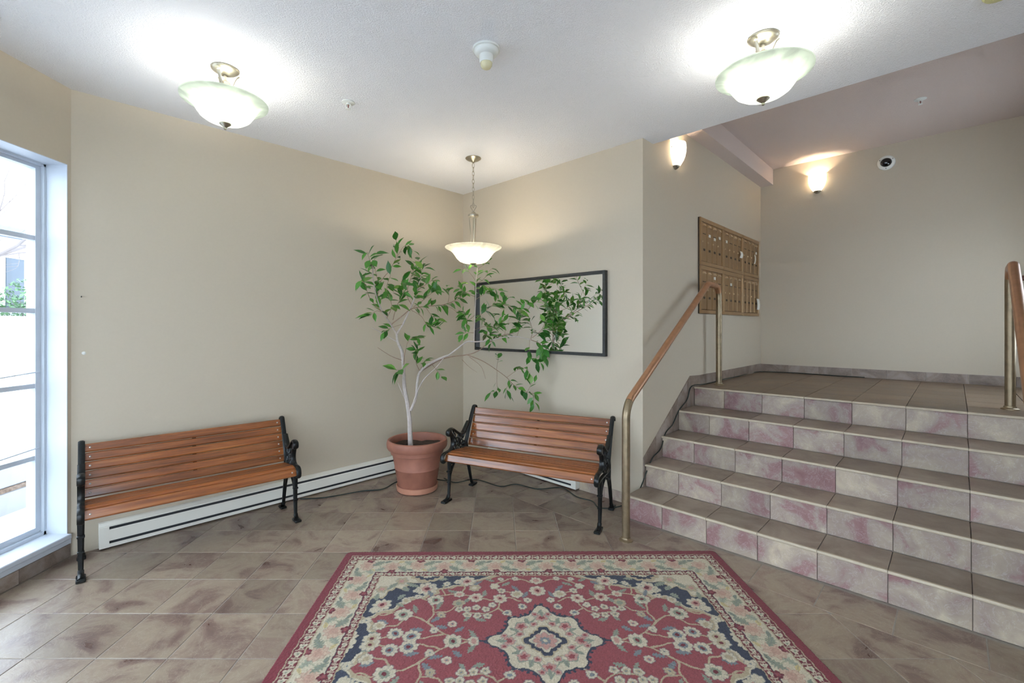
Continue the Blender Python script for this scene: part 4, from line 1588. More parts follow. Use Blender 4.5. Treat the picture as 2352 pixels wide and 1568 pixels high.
q = MB().tube([(0, 0, HUB - 0.01), (0, 0, RIM - 0.14)], 0.005, 10)
q.build('stem', M['nickel'], pd, True)
R = 0.252
prof = [(R, RIM), (R - 0.002, RIM - 0.006), (R * 0.94, RIM - 0.014), (R * 0.84, RIM - 0.026), (R * 0.74, RIM - 0.046), (R * 0.66, RIM - 0.072), (R * 0.58, RIM - 0.102), (R * 0.48, RIM - 0.126), (R * 0.36, RIM - 0.138), (R * 0.15, RIM - 0.143), (0, RIM - 0.144)]
q = MB().lathe(shell(prof, 0.005), 56)
q.build('glass_bowl', M['pendant_glass'], pd, True)
q = MB().lathe([(0, RIM - 0.140), (0.032, RIM - 0.141), (0.033, RIM - 0.145), (0.022, RIM - 0.152), (0.009, RIM - 0.160), (0.006, RIM - 0.163), (0.008, RIM - 0.168), (0, RIM - 0.174)], 24)
q.build('finial', M['nickel'], pd, True)
for i in range(2):
    a = PI * i
    q = MB().lathe([(0, 0.03), (0.018, 0.022), (0.026, 0.004), (0.024, -0.014), (0.012, -0.028), (0, -0.03)], 16, (0.08 * math.cos(a), 0.08 * math.sin(a), RIM - 0.055))
    q.build('bulb', M['bulb'], pd, True)
    point_light('lamp_light', pd, (0.07 * math.cos(a + 1.57), 0.07 * math.sin(a + 1.57), RIM - 0.05), PENDANT_W / 2, (1.0, 0.88, 0.70), 0.03)


# ------------------------------------------------------------------ things: wall sconces
def sconce(label, p, rot):
    """local -y is out of the wall; half cup of frosted glass"""
    root = tag(empty('sconce', p, rot), label, 'wall lamp', 'frosted glass wall sconces')
    prof = [(0.086, 0.215), (0.090, 0.19), (0.091, 0.165), (0.088, 0.13), (0.080, 0.095), (0.068, 0.062), (0.052, 0.034), (0.040, 0.018)]
    n = 24
    v, f = [], []
    for rr in (0.0, 0.004):
        for i in range(n + 1):
            a = PI + PI * i / n
            for r, z in prof:
                v.append(((r - rr) * math.cos(a), (r - rr) * math.sin(a) * 1.05 - 0.002, z))
    m = len(prof)
    k2 = (n + 1) * m
    for i in range(n):
        for j in range(m - 1):
            a, b = i * m + j, (i + 1) * m + j
            f.append((a, b, b + 1, a + 1))
            f.append((a + k2, a + 1 + k2, b + 1 + k2, b + k2))
        for j in (0, m - 1):
            a, b = i * m + j, (i + 1) * m + j
            f.append((a, a + k2, b + k2, b))
    for i in (0, n):
        for j in range(m - 1):
            a = i * m + j
            f.append((a, a + 1, a + 1 + k2, a + k2))
    obj('glass_shade', v, f, M['sconce_glass'], root, True)
    q = MB().lathe([(0, -0.012), (0.012, -0.010), (0.026, 0.0), (0.036, 0.012), (0.040, 0.020), (0.034, 0.024), (0, 0.024)], 20)
    q.v = [(a, min(b, 0) * 1.05 - 0.002, c_) for a, b, c_ in q.v]
    q.build('finial', M['nickel'], root, True)
    q = MB().box(-0.05, 0.05, -0.012, -0.001, 0.03, 0.15, 0.003)
    q.build('back_plate', M['nickel'], root)
    for sx in (-1, 1):
        q = MB().lathe([(0, 0.006), (0.005, 0.004), (0.006, 0.0), (0.006, -0.012)], 10)
        q.move(Matrix.Translation((sx * 0.089, -0.012, 0.165)) @ Matrix.Rotation(sx * PI / 2, 4, 'Y'))
        q.build('screw', M['nickel'], root, True)
    q = MB().lathe([(0, 0.034), (0.016, 0.026), (0.022, 0.006), (0.018, -0.016), (0.012, -0.03), (0, -0.03)], 14, (0, -0.042, 0.125))
    q.build('bulb', M['bulb'], root, True)
    point_light('lamp_light', root, (0, -0.045, 0.150), SCONCE_W, (1.0, 0.80, 0.57), 0.02)
    return root


sc1 = (4.045 - CD[1]) / S2
sconce('frosted glass wall sconce on the stair side wall', (CD[0] + dD[0] * sc1, CD[1] + dD[1] * sc1, 2.855), math.atan2(dD[1], dD[0]))
sc2 = (3.772 - DE[0]) / S2
sconce('frosted glass wall sconce on the landing wall', (DE[0] + dC[0] * sc2, DE[1] + dC[1] * sc2, 3.04), math.atan2(dC[1], dC[0]))

# ------------------------------------------------------------------ things: camera dome, detector, sprinklers
s_ = (4.215 - DE[0]) / S2
dm = tag(empty('dome_camera', (DE[0] + dC[0] * s_, DE[1] + dC[1] * s_, 3.235), math.atan2(dC[1], dC[0])), 'round white security camera with dark dome on the landing wall', 'camera')
q = MB().lathe([(0, 0.001), (0.078, 0.001), (0.078, 0.010), (0.070, 0.020), (0.050, 0.026), (0.046, 0.022), (0, 0.022)], 36)
q.move(Matrix.Rotation(PI / 2, 4, 'X'))
q.build('housing', M['white_plastic'], dm, True)
q = MB().lathe([(0.047, 0.02), (0.044, 0.034), (0.032, 0.046), (0.016, 0.053), (0, 0.055)], 32)
q.move(Matrix.Rotation(PI / 2, 4, 'X'))
q.build('dome', M['dome_black'], dm, True)
for i in range(3):
    a = 2 * PI * i / 3 + 0.5
    q = MB().lathe([(0, 0.004), (0.004, 0.003), (0.005, 0)], 8)
    q.move(Matrix.Translation((0.063 * math.cos(a), -0.022, 0.063 * math.sin(a))) @ Matrix.Rotation(PI / 2, 4, 'X'))
    q.build('screw', M['heater_slot'], dm, True)

dt = tag(empty('ceiling_detector', (-0.073, 2.465, ZC)), 'white detector with round base and ivory lens on the ceiling', 'detector')
q = MB().lathe([(0, 0), (0.074, 0), (0.074, -0.010), (0.066, -0.012), (0.066, -0.020), (0.060, -0.030), (0.044, -0.038), (0, -0.038)], 40)
q.build('base', M['white_plastic'], dt, True)
q = MB().lathe([(0, -0.036), (0.038, -0.036), (0.038, -0.070), (0.034, -0.078), (0, -0.078)], 32)
q.build('neck', M['white_plastic'], dt, True)
q = MB().lathe([(0.032, -0.076), (0.031, -0.092), (0.024, -0.104), (0.012, -0.110), (0, -0.111)], 28)
q.build('lens', M['ivory_plastic'], dt, True)
d2 = tag(empty('smoke_detector', (2.245, 2.045, ZC)), 'yellowed plastic detector on the ceiling at the upper right edge', 'detector')
q = MB().lathe([(0, 0), (0.055, 0), (0.055, -0.012), (0.047, -0.022), (0, -0.026)], 32)
q.build('base', M['yellow_plastic'], d2, True)
q = MB().lathe([(0, -0.024), (0.022, -0.025), (0.020, -0.034), (0, -0.036)], 20)
q.build('cap', M['yellow_plastic'], d2, True)


def sprinkler(label, x, y, z):
    root = tag(empty('fire_sprinkler', (x, y, z)), label, 'sprinkler', 'fire sprinkler heads')
    q = MB().lathe([(0, 0), (0.042, 0), (0.042, -0.004), (0.030, -0.008), (0.012, -0.008), (0.010, -0.016), (0, -0.016)], 28)
    q.build('escutcheon', M['white_plastic'], root, True)
    for sx in (-1, 1):
        q = MB()
        q.tube(spline([(sx * 0.010, 0, -0.010), (sx * 0.016, 0, -0.022), (sx * 0.012, 0, -0.036), (0, 0, -0.044)], 4), 0.0028, 6)
        q.build('frame_arm', M['white_plastic'], root, True)
    q = MB().tube([(0, 0, -0.014), (0, 0, -0.040)], 0.0032, 8)
    q.build('glass_bulb', plain('sprinkler_bulb', (120, 60, 48), 0.2) if 'spk' not in M else M['spk'], root, True)
    q = MB().lathe([(0, -0.043), (0.016, -0.044), (0.016, -0.047), (0, -0.048)], 16)
    q.build('deflector', M['white_plastic'], root, True)


M['spk'] = plain('sprinkler_bulb', (120, 60, 48), 0.2)
sprinkler('small white fire sprinkler on the lower ceiling', -1.017, 3.054, ZC)
sprinkler('small fire sprinkler on the upper ceiling above the landing', 3.66, 3.96, ZH)

# small nail and filled anchor on the plain wall
sB = (2.990 - AB[1]) / S2
na_ = MB().tube([(0, 0, 0), (0.012, -0.012, 0.004)], 0.003, 6)
no = na_.build('nail', M['heater_slot'], None)
rB = -0.9196
yB = 5.607 / (1 - rB)
no.location = (yB * rB, yB, 1.64)
tag(no, 'small dark nail in the plain wall beside the window', 'nail')
an = MB().lathe([(0, 0.006), (0.006, 0.005), (0.011, 0.0), (0.011, -0.001)], 12)
an.move(Matrix.Rotation(PI / 4, 4, 'Z') @ Matrix.Rotation(PI / 2, 4, 'X'))
ao = an.build('screw_plug', M['white_plastic'], None, True)
rB = -0.9139
yB = 5.607 / (1 - rB)
ao.location = (yB * rB, yB, 1.28)
tag(ao, 'small round white wall plug below the nail', 'wall plug')

# ------------------------------------------------------------------ things: extension cord over floor, stairs and landing
def floor_px(u, w, z=0.0):
    y = 1045 * (EYE - z) / (w - 750)
    return ((u - 1148) / 1045 * y, y, z + 0.006)


def on_skirt(s, z):
    return (CD[0] + dD[0] * s + nD[0] * 0.020, CD[1] + dD[1] * s + nD[1] * 0.020, z)


cp = [floor_px(690, 1147), floor_px(750, 1143), floor_px(830, 1129), floor_px(880, 1124), (-0.95, 4.25, 0.006), (-0.72, 4.34, 0.006), (-0.50, 4.27, 0.006), floor_px(1020, 1099), floor_px(1045, 1109), floor_px(1085, 1102), floor_px(1110, 1106),
      floor_px(1150, 1118), floor_px(1185, 1113), floor_px(1235, 1124), floor_px(1290, 1121), floor_px(1325, 1142), floor_px(1360, 1152), (0.80, 3.62, 0.008), (0.98, 3.62, 0.03), (1.10, 3.635, 0.12), (1.175, 3.632, 0.30)]
cp += [on_skirt(0.13, 0.385), on_skirt(0.27, 0.43), on_skirt(0.36, 0.545), on_skirt(0.50, 0.60), on_skirt(0.62, 0.70), on_skirt(0.80, 0.78), on_skirt(0.90, 0.892), on_skirt(1.2, ZL + 0.007), on_skirt(1.6, ZL + 0.007), on_skirt(1.78, ZL + 0.012), on_skirt(2.2, ZL + 0.007), on_skirt(2.9, ZL + 0.007)]
for a, off in ((0.25, 0.05), (0.5, 0.03), (0.8, 0.06), (1.05, 0.04)):
    cp.append((DE[0] + dC[0] * a + nC[0] * off, DE[1] + dC[1] * a + nC[1] * off, ZL + 0.007))
q = MB()
q.tube(spline(cp, 6), 0.0048, 6)
tag(q.build('extension_cord', M['cord'], None, True), 'dark extension cord running along the floor and up the stairs', 'cord')

# ------------------------------------------------------------------ things: the rug, woven pattern as point colours
RW, RD = 2.352, 1.66
RES = 0.0035
nx, ny = int(RW / RES) + 1, int(RD / RES) + 1
xs = np.linspace(-RW / 2, RW / 2, nx)
ys = np.linspace(-RD / 2, RD / 2, ny)
GXx, GYy = np.meshgrid(xs, ys)
# every woven edge wobbles a little
wob = 0.0025
px_ = GXx + wob * np.sin(GYy * 97 + 1.3 * np.sin(GXx * 61))
py_ = GYy + wob * np.sin(GXx * 89 + 1.7 * np.sin(GYy * 73))
AXx, AYy = np.abs(px_), np.abs(py_)


def L3(c_):
    return np.array(lin(c_)[:3])


RED, DRED = L3((134, 69, 73)), L3((104, 44, 52))
CREAM, BEIGE = L3((184, 174, 152)), L3((164, 150, 124))
NAVY, SAGE, PINK = L3((54, 58, 72)), L3((128, 134, 118)), L3((172, 132, 122))
SLATE, GOLD = L3((112, 118, 122)), L3((184, 166, 120))
col = np.zeros((ny, nx, 3))
col[:] = RED
edge = np.minimum(RW / 2 - AXx, RD / 2 - AYy)


def paint(mask, c_, a=1.0):
    col[mask] = col[mask] * (1 - a) + c_ * a


def rosette(cx, cy, R, petals, c_out, c_in=None, c_eye=None, rot=0.0, X=None, Y=None, amp=0.2, line=SLATE):
    X = AXx if X is None else X
    Y = AYy if Y is None else Y
    m = (np.abs(X - cx) < R * 1.4) & (np.abs(Y - cy) < R * 1.4)
    if not m.any():
        return
    dx, dy = X[m] - cx, Y[m] - cy
    r = np.hypot(dx, dy)
    th = np.arctan2(dy, dx) + rot
    lim = R * (1 - amp + amp * np.abs(np.cos(th * petals / 2)) * 1.6)
    sub = col[m]
    if line is not None:
        sub[r < lim + 0.0035] = line * 0.6 + sub[r < lim + 0.0035] * 0.4
    sub[r < lim] = c_out
    ridge = (np.abs(np.cos(th * petals / 2)) < 0.22) & (r > R * 0.35) & (r < lim)
    sub[ridge] = sub[ridge] * 0.62 + (line if line is not None else SLATE) * 0.38
    if c_in is not None:
        sub[r < lim * 0.5] = c_in
    if c_eye is not None:
        sub[r < R * 0.24] = c_eye
    col[m] = sub


def leaf2(cx, cy, L, W, ang, c_, X=None, Y=None, teeth=0.0):
    X = AXx if X is None else X
    Y = AYy if Y is None else Y
    m = (np.abs(X - cx) < L) & (np.abs(Y - cy) < L)
    if not m.any():
        return
    dx, dy = X[m] - cx, Y[m] - cy
    a = dx * math.cos(ang) + dy * math.sin(ang)
    b = -dx * math.sin(ang) + dy * math.cos(ang)
    t = a / (L / 2)
    w = W / 2 * np.clip(1 - t * t, 0, 1) * (1 + teeth * np.sin(a * 420))
    sub = col[m]
    ins = np.abs(b) < w
    sub[ins] = c_
    mid = ins & (np.abs(b) < 0.0022)
    sub[mid] = sub[mid] * 0.6 + SLATE * 0.4
    col[m] = sub


def stroke(pts, wd, c_, X=None, Y=None):
    X = AXx if X is None else X
    Y = AYy if Y is None else Y
    pp = spline(pts, 8)
    for (a0, b0), (a1, b1) in zip(pp[:-1], pp[1:]):
        m = (X > min(a0, a1) - wd) & (X < max(a0, a1) + wd) & (Y > min(b0, b1) - wd) & (Y < max(b0, b1) + wd)
        if not m.any():
            continue
        dx, dy = a1 - a0, b1 - b0
        LL = dx * dx + dy * dy + 1e-12
        t = np.clip(((X[m] - a0) * dx + (Y[m] - b0) * dy) / LL, 0, 1)
        d = np.hypot(X[m] - a0 - t * dx, Y[m] - b0 - t * dy)
        sub = col[m]
        sub[d < wd / 2] = c_
        col[m] = sub


hx, hy = RW / 2 - 0.285, RD / 2 - 0.285        # half field
# corner spandrels: scalloped band, cream outside, then navy, then a light line
u = np.clip((hx - AXx) / 0.70, 0, 9)
w_ = np.clip((hy - AYy) / 0.43, 0, 9)
base = u ** 0.80 + w_ ** 0.80
ang_ = np.arctan2(w_ + 1e-6, u + 1e-6)
sc = base - 0.085 * np.abs(np.sin(ang_ * 6.0)) - 0.02 * np.sin(ang_ * 30)
fld = (AXx < hx) & (AYy < hy)
paint(fld & (sc < 0.985), BEIGE)
paint(fld & (sc < 0.935), CREAM)
paint(fld & (sc < 0.915), NAVY)
band = base + 0.05 * np.sin(ang_ * 12.0 + 0.6) + 0.03 * np.sin(ang_ * 26)
paint(fld & (band < 0.64), BEIGE)
paint(fld & (band < 0.60), CREAM)
for (a, b, R, p) in ((0.50, 0.055, 0.045, 8), (0.285, 0.125, 0.055, 8), (0.075, 0.27, 0.045, 8), (0.13, 0.05, 0.032, 6), (0.25, 0.035, 0.03, 6), (0.04, 0.13, 0.03, 6)):
    rosette(hx - a, hy - b, R, p, CREAM if R > 0.04 else BEIGE, PINK, DRED if R > 0.04 else None)
for (a, b, L, ang) in ((0.20, 0.09, 0.09, 0.5), (0.09, 0.10, 0.08, 2.2), (0.35, 0.03, 0.09, 0.1), (0.39, 0.09, 0.07, 2.7), (0.16, 0.20, 0.06, 2.2), (0.03, 0.20, 0.07, 1.5), (0.17, 0.13, 0.06, 0.9)):
    leaf2(hx - a, hy - b, L, 0.028, ang, SAGE, teeth=0.3)
# half palmettes on the middle of each side of the field
for (cx, cy, fl) in ((0.62, hy + 0.012, 0), (hx + 0.03, 0.02, 1)):
    d = np.hypot((AXx - cx) / (1.0 if not fl else 0.9), (AYy - cy) / (0.75 if not fl else 1.15))
    th = np.arctan2(AYy - cy, AXx - cx)
    rr = d - 0.016 * np.abs(np.sin(th * 5))
    if fl:
        paint(fld & (rr < 0.135), BEIGE)
        paint(fld & (rr < 0.115), CREAM)
        paint(fld & (rr < 0.100), NAVY)
        paint(fld & (rr < 0.045), CREAM)
    else:
        paint(fld & (rr < 0.085), BEIGE)
        paint(fld & (rr < 0.060), NAVY)
        paint(fld & (rr < 0.028), CREAM)

# vines of the field (drawn in one quarter, mirrored)
V1 = [(0.30, 0.0), (0.37, 0.01), (0.47, 0.05), (0.56, 0.13), (0.61, 0.17), (0.67, 0.19)]
VIN = [V1, [(0.56, 0.13), (0.54, 0.21), (0.56, 0.30), (0.50, 0.36), (0.42, 0.36), (0.33, 0.34)], [(0.47, 0.05), (0.58, 0.02), (0.68, 0.04), (0.76, 0.02)],
       [(0.67, 0.19), (0.74, 0.21), (0.80, 0.19), (0.84, 0.23)], [(0.67, 0.19), (0.70, 0.12), (0.77, 0.10)], [(0.56, 0.30), (0.63, 0.33), (0.69, 0.31)],
       [(0.10, 0.30), (0.17, 0.335), (0.24, 0.31), (0.33, 0.34)], [(0.20, 0.325), (0.22, 0.24), (0.28, 0.20), (0.36, 0.21), (0.41, 0.24)], [(0.22, 0.24), (0.17, 0.20), (0.14, 0.16)],
       [(0.02, 0.47), (0.07, 0.50), (0.14, 0.515), (0.20, 0.48), (0.24, 0.44), (0.20, 0.40), (0.10, 0.36)], [(0.42, 0.36), (0.40, 0.43), (0.44, 0.48)], [(0.54, 0.21), (0.47, 0.22), (0.43, 0.27)],
       [(0.50, 0.36), (0.52, 0.42), (0.50, 0.46)]]
for vv in VIN:
    stroke(vv, 0.009, BEIGE)
for (x, y, L, ang, c_) in ((0.52, 0.16, 0.09, 2.4, SLATE), (0.49, 0.10, 0.08, 0.3, SLATE), (0.60, 0.08, 0.09, 0.2, SLATE), (0.64, 0.24, 0.09, 1.2, SAGE), (0.52, 0.27, 0.10, 1.9, SAGE), (0.58, 0.37, 0.09, 1.2, SLATE),
                          (0.46, 0.39, 0.09, 0.5, SAGE), (0.38, 0.31, 0.08, 2.2, SAGE), (0.29, 0.37, 0.08, 1.8, SAGE), (0.12, 0.42, 0.09, 0.9, SLATE), (0.17, 0.46, 0.08, 2.5, SAGE), (0.07, 0.36, 0.08, 2.0, SLATE),
                          (0.78, 0.14, 0.08, 0.4, SLATE), (0.30, 0.15, 0.07, 0.4, SAGE), (0.37, 0.16, 0.06, 2.2, SAGE), (0.72, 0.27, 0.07, 0.5, SAGE), (0.80, 0.055, 0.07, 0.3, SAGE), (0.335, 0.045, 0.09, 1.0, SAGE), (0.40, 0.08, 0.07, 2.4, SLATE),
                          (0.26, 0.50, 0.07, 0.4, SAGE), (0.33, 0.47, 0.08, 2.4, SLATE)):
    leaf2(x, y, L * 0.85, 0.024, ang, c_, teeth=0.35)
FL = [(0.425, 0.005, 0.052, 8, CREAM, SAGE), (0.33, 0.005, 0.034, 6, CREAM, PINK), (0.69, 0.195, 0.062, 9, CREAM, SAGE), (0.80, 0.02, 0.055, 10, CREAM, BEIGE), (0.545, 0.315, 0.056, 8, CREAM, SAGE), (0.425, 0.365, 0.036, 7, CREAM, PINK),
      (0.335, 0.335, 0.05, 8, CREAM, PINK), (0.205, 0.325, 0.05, 8, CREAM, PINK), (0.115, 0.365, 0.045, 8, CREAM, BEIGE), (0.0, 0.395, 0.06, 8, CREAM, PINK), (0.0, 0.495, 0.045, 8, CREAM, PINK), (0.12, 0.515, 0.026, 6, CREAM, None),
      (0.235, 0.44, 0.034, 6, CREAM, None), (0.195, 0.395, 0.03, 6, CREAM, BEIGE), (0.79, 0.11, 0.042, 9, CREAM, BEIGE), (0.845, 0.235, 0.036, 7, CREAM, None), (0.70, 0.31, 0.034, 6, CREAM, BEIGE), (0.64, 0.345, 0.028, 6, CREAM, None),
      (0.44, 0.485, 0.03, 6, CREAM, None), (0.50, 0.465, 0.026, 6, CREAM, None), (0.345, 0.425, 0.042, 7, BEIGE, CREAM), (0.42, 0.285, 0.042, 7, BEIGE, SAGE), (0.62, 0.035, 0.056, 9, CREAM, SLATE), (0.70, 0.055, 0.05, 10, CREAM, SLATE),
      (0.14, 0.155, 0.03, 8, CREAM, SLATE), (0.17, 0.205, 0.03, 8, CREAM, SLATE), (0.245, 0.27, 0.026, 5, CREAM, None), (0.28, 0.235, 0.028, 5, CREAM, BEIGE), (0.33, 0.25, 0.028, 5, CREAM, BEIGE), (0.375, 0.235, 0.028, 5, CREAM, BEIGE),
      (0.27, 0.18, 0.028, 5, CREAM, BEIGE), (0.32, 0.185, 0.028, 5, CREAM, BEIGE), (0.37, 0.19, 0.028, 5, CREAM, BEIGE), (0.415, 0.235, 0.026, 5, CREAM, BEIGE), (0.09, 0.255, 0.03, 8, CREAM, SLATE), (0.06, 0.31, 0.028, 6, CREAM, None),
      (0.58, 0.44, 0.026, 6, CREAM, None), (0.66, 0.40, 0.024, 6, CREAM, None), (0.20, 0.51, 0.024, 6, CREAM, None), (0.52, 0.075, 0.028, 6, CREAM, None), (0.86, 0.15, 0.03, 6, CREAM, None), (0.44, 0.12, 0.03, 6, CREAM, PINK), (0.50, 0.19, 0.03, 7, BEIGE, None)]
for i, (x, y, R, p, c1, c2) in enumerate(FL):
    rosette(x, y, R * 0.72, p, c1, c2, DRED if R > 0.045 else (SLATE if R < 0.031 else None), rot=i * 0.7, amp=0.14)

# centre medallion: toothed navy edge, cream ground, small diamond inside
th = np.arctan2(py_, px_)
rm = np.hypot(px_, py_)
lim = 0.158 + 0.095 * np.abs(np.cos(2 * th)) ** 7 + 0.052 * np.abs(np.sin(2 * th)) ** 3 + 0.010 * np.abs(np.cos(8 * th)) + 0.006
teeth = 0.006 * np.sign(np.sin(th * 46))
paint(rm < lim + 0.010 + teeth, NAVY)
paint(rm < lim - 0.006, CREAM)
for rr_, p_, c_ in ((0.80, 8, SAGE), (0.62, 8, BEIGE)):
    q_ = np.abs(rm - lim * rr_ * (1 - 0.10 * np.abs(np.sin(4 * th)))) < 0.004
    paint(q_, c_)
for (x, y, R) in ((0.165, 0.0, 0.026), (0.0, 0.165, 0.026), (0.105, 0.10, 0.026), (0.115, 0.045, 0.016), (0.045, 0.115, 0.016), (0.19, 0.035, 0.014), (0.035, 0.19, 0.014)):
    rosette(x, y, R, 5, PINK, RED, None, rot=0.4)
for (x, y, L, a) in ((0.20, 0.0, 0.06, 0.0), (0.0, 0.20, 0.06, 1.57), (0.14, 0.075, 0.05, 0.5), (0.075, 0.14, 0.05, 1.1)):
    leaf2(x, y, L, 0.02, a, SAGE)
dia = AXx * 0.95 + AYy * 0.95 - 0.010 * np.abs(np.sin(th * 8))
paint(dia < 0.105, BEIGE)
paint(dia < 0.095, NAVY)
paint(dia < 0.068, CREAM)
rosette(0, 0, 0.050, 8, PINK, SLATE, CREAM, X=px_, Y=py_)
stroke([(0.275, 0.0), (0.30, 0.0)], 0.012, NAVY)

# borders -----------------------------------------------------------------
horiz = (RD / 2 - AYy) < (RW / 2 - AXx)
t_al = np.where(horiz, px_, py_)
tA = np.where(horiz, AXx, AYy)
inb = edge < 0.285
paint(inb, DRED)
paint(edge < 0.044, L3((116, 48, 56)))
paint((edge >= 0.046) & (edge < 0.051), BEIGE)


def small_stripe(e0, e1, pitch):
    mid = (e0 + e1) / 2
    hgt = (e1 - e0) / 2
    ph = (t_al / pitch) % 1.0 - 0.5
    v_ = (edge - mid) / hgt
    m = (edge > e0) & (edge < e1)
    d = np.hypot(ph * 2.3, v_ * 1.05)
    a_ = np.arctan2(v_, ph)
    paint(m & (d < 0.72 + 0.2 * np.cos(5 * a_)), CREAM)
    paint(m & (d < 0.25), SAGE)
    ph2 = ((t_al / pitch) + 0.5) % 1.0 - 0.5
    paint(m & (np.abs(ph2) < 0.09) & (np.abs(v_) < 0.85), L3((168, 150, 132)))


small_stripe(0.053, 0.100, 0.052)
paint((edge >= 0.098) & (edge < 0.104), BEIGE)
paint((edge >= 0.104) & (edge < 0.240), CREAM)
paint((edge >= 0.238) & (edge < 0.2415), NAVY)
small_stripe(0.242, 0.279, 0.046)
paint((edge >= 0.279) & (edge < 0.285), BEIGE)
# main border flowers and scrolling leaves
MC = (edge - 0.172)
for (half, is_h, n_) in ((RW / 2 - 0.172, True, 13), (RD / 2 - 0.172, False, 9)):
    pit = 2 * half / n_
    sel = horiz if is_h else ~horiz
    for i in range(n_ + 1):
        t0 = -half + i * pit
        Xb = np.where(sel, t_al, 99.0)
        up = 1 if i % 2 else -1
        rosette(t0, 0.010 * up, 0.044, 9, L3((182, 158, 138)), L3((174, 142, 126)), None, rot=i, X=Xb, Y=MC, line=L3((150, 96, 92)))
        rosette(t0 + 0.01, 0.062 * up, 0.022, 5, DRED, RED, None, rot=i, X=Xb, Y=MC, line=None)
        if i < n_:
            stroke([(t0 + 0.045, 0.012 * up), (t0 + pit * 0.4, 0.036 * up), (t0 + pit * 0.62, -0.030 * up), (t0 + pit - 0.045, -0.012 * up)], 0.006, L3((150, 150, 128)), X=Xb, Y=MC)
            leaf2(t0 + pit * 0.42, 0.030 * up, 0.085, 0.040, 0.7 * up, SAGE, X=Xb, Y=MC, teeth=0.35)
            leaf2(t0 + pit * 0.60, -0.034 * up, 0.080, 0.036, 0.6 * up, L3((146, 150, 132)), X=Xb, Y=MC, teeth=0.35)
            leaf2(t0 + pit * 0.30, -0.046 * up, 0.05, 0.020, -0.4 * up, GOLD, X=Xb, Y=MC)
            leaf2(t0 + pit * 0.75, 0.046 * up, 0.05, 0.020, 0.4 * up, L3((120, 126, 112)), X=Xb, Y=MC)
    paint(sel & ((edge >= 0.098) & (edge < 0.104)), BEIGE)
# wool: knot-to-knot variation
col *= (1.0 + 0.09 * rng.standard_normal((ny, nx, 1))).clip(0.7, 1.3)
col = col.clip(0, 1)
pile = 0.009 + 0.0006 * rng.standard_normal((ny, nx))
# rounded, slightly worn corners
cr = 0.03
ccx, ccy = RW / 2 - cr, RD / 2 - cr
Xv, Yv = GXx.copy(), GYy.copy()
mk = (np.abs(GXx) > ccx) & (np.abs(GYy) > ccy)
dx, dy = np.abs(GXx) - ccx, np.abs(GYy) - ccy
rr_ = np.maximum(np.hypot(dx, dy), 1e-6)
sq_ = np.maximum(dx, dy) / rr_
Xv[mk] = np.sign(GXx[mk]) * (ccx + dx[mk] * sq_[mk])
Yv[mk] = np.sign(GYy[mk]) * (ccy + dy[mk] * sq_[mk])
co = np.stack([Xv, Yv, pile], -1).reshape(-1, 3)
idx = np.arange(nx * ny).reshape(ny, nx)
quads = np.stack([idx[:-1, :-1], idx[:-1, 1:], idx[1:, 1:], idx[1:, :-1]], -1).reshape(-1, 4)
rim_i = np.concatenate([idx[0, :], idx[1:, -1], idx[-1, -2::-1], idx[-2:0:-1, 0]])
low = co[rim_i].copy()
low[:, 2] = 0.0005
nb_ = len(co)
nr_ = len(rim_i)
j_ = np.arange(nr_)
side_q = np.stack([rim_i, nb_ + j_, nb_ + (j_ + 1) % nr_, rim_i[(j_ + 1) % nr_]], -1)
allv = np.concatenate([co, low])
allq = np.concatenate([quads, side_q])
me = bpy.data.meshes.new('rug')
me.vertices.add(len(allv))
me.vertices.foreach_set('co', allv.astype(np.float32).ravel())
me.loops.add(allq.size)
me.loops.foreach_set('vertex_index', allq.astype(np.int32).ravel())
me.polygons.add(len(allq))
me.polygons.foreach_set('loop_start', (np.arange(len(allq)) * 4).astype(np.int32))
me.update(calc_edges=True)
ca_ = me.color_attributes.new('weave', 'FLOAT_COLOR', 'POINT')
cv = np.ones((len(allv), 4), np.float32)
cv[:nb_, :3] = col.reshape(-1, 3)
cv[nb_:, :3] = L3((110, 46, 54))
ca_.data.foreach_set('color', cv.ravel())
me.validate()
mm, nt_, b_ = nodes_of('woven_wool')
at_ = N(nt_, 'ShaderNodeAttribute', attribute_name='weave')
nt_.links.new(at_.outputs['Color'], b_.inputs['Base Color'])
b_.inputs['Roughness'].default_value = 0.95
b_.inputs['Specular IOR Level'].default_value = 0.1
b_.inputs['Sheen Weight'].default_value = 0.15
rug = link('rug', me, mm)
rug.location = (0.209, 2.92 - RD / 2, 0.0)
rug.rotation_euler = (0, 0, math.radians(0.45))
tag(rug, 'red floral oriental rug with cream border and centre medallion', 'rug')

# ------------------------------------------------------------------ outside the window: street rising away from the house
def gz(x):
    return 0.046 * max(0.0, -x - 3.4) - 0.06


v = [(-2.98, -40, -0.06), (-3.4, -40, -0.06), (-60, -40, gz(-60)), (-60, 80, gz(-60)), (-3.4, 80, -0.06), (-2.98, 80, -0.06)]
struct(obj('floor_street', v, [(0, 5, 4, 1), (1, 4, 3, 2)], M['asphalt']))
v, f = prism_data([(-2.98, -30), (30, -30), (30, FY - T - 0.01), (-2.98, FY - T - 0.01)], -0.12, -0.06)
struct(obj('floor_forecourt', v, f, M['pave']))
pl_ = tag(empty('planter', (-3.9, 1.2, -0.06)), 'low concrete planter outside the window', 'planter')
q = MB()
q.box(-0.10, 0.0, -2.6, 4.0, 0.0, 0.20, 0.01)
q.box(-0.10, 0.0, -2.6, 4.0, 0.235, 0.42, 0.01)
q.build('wall', M['planter'], pl_)
q = MB().box(-0.08, 0.004, -2.58, 3.98, 0.20, 0.235)
q.build('soil_strip', M['mulch'], pl_)
v = []
for x in (-5.0, -7.0, -10.5):
    v += [(x, -30, gz(x) + 0.006), (x, 60, gz(x) + 0.006)]
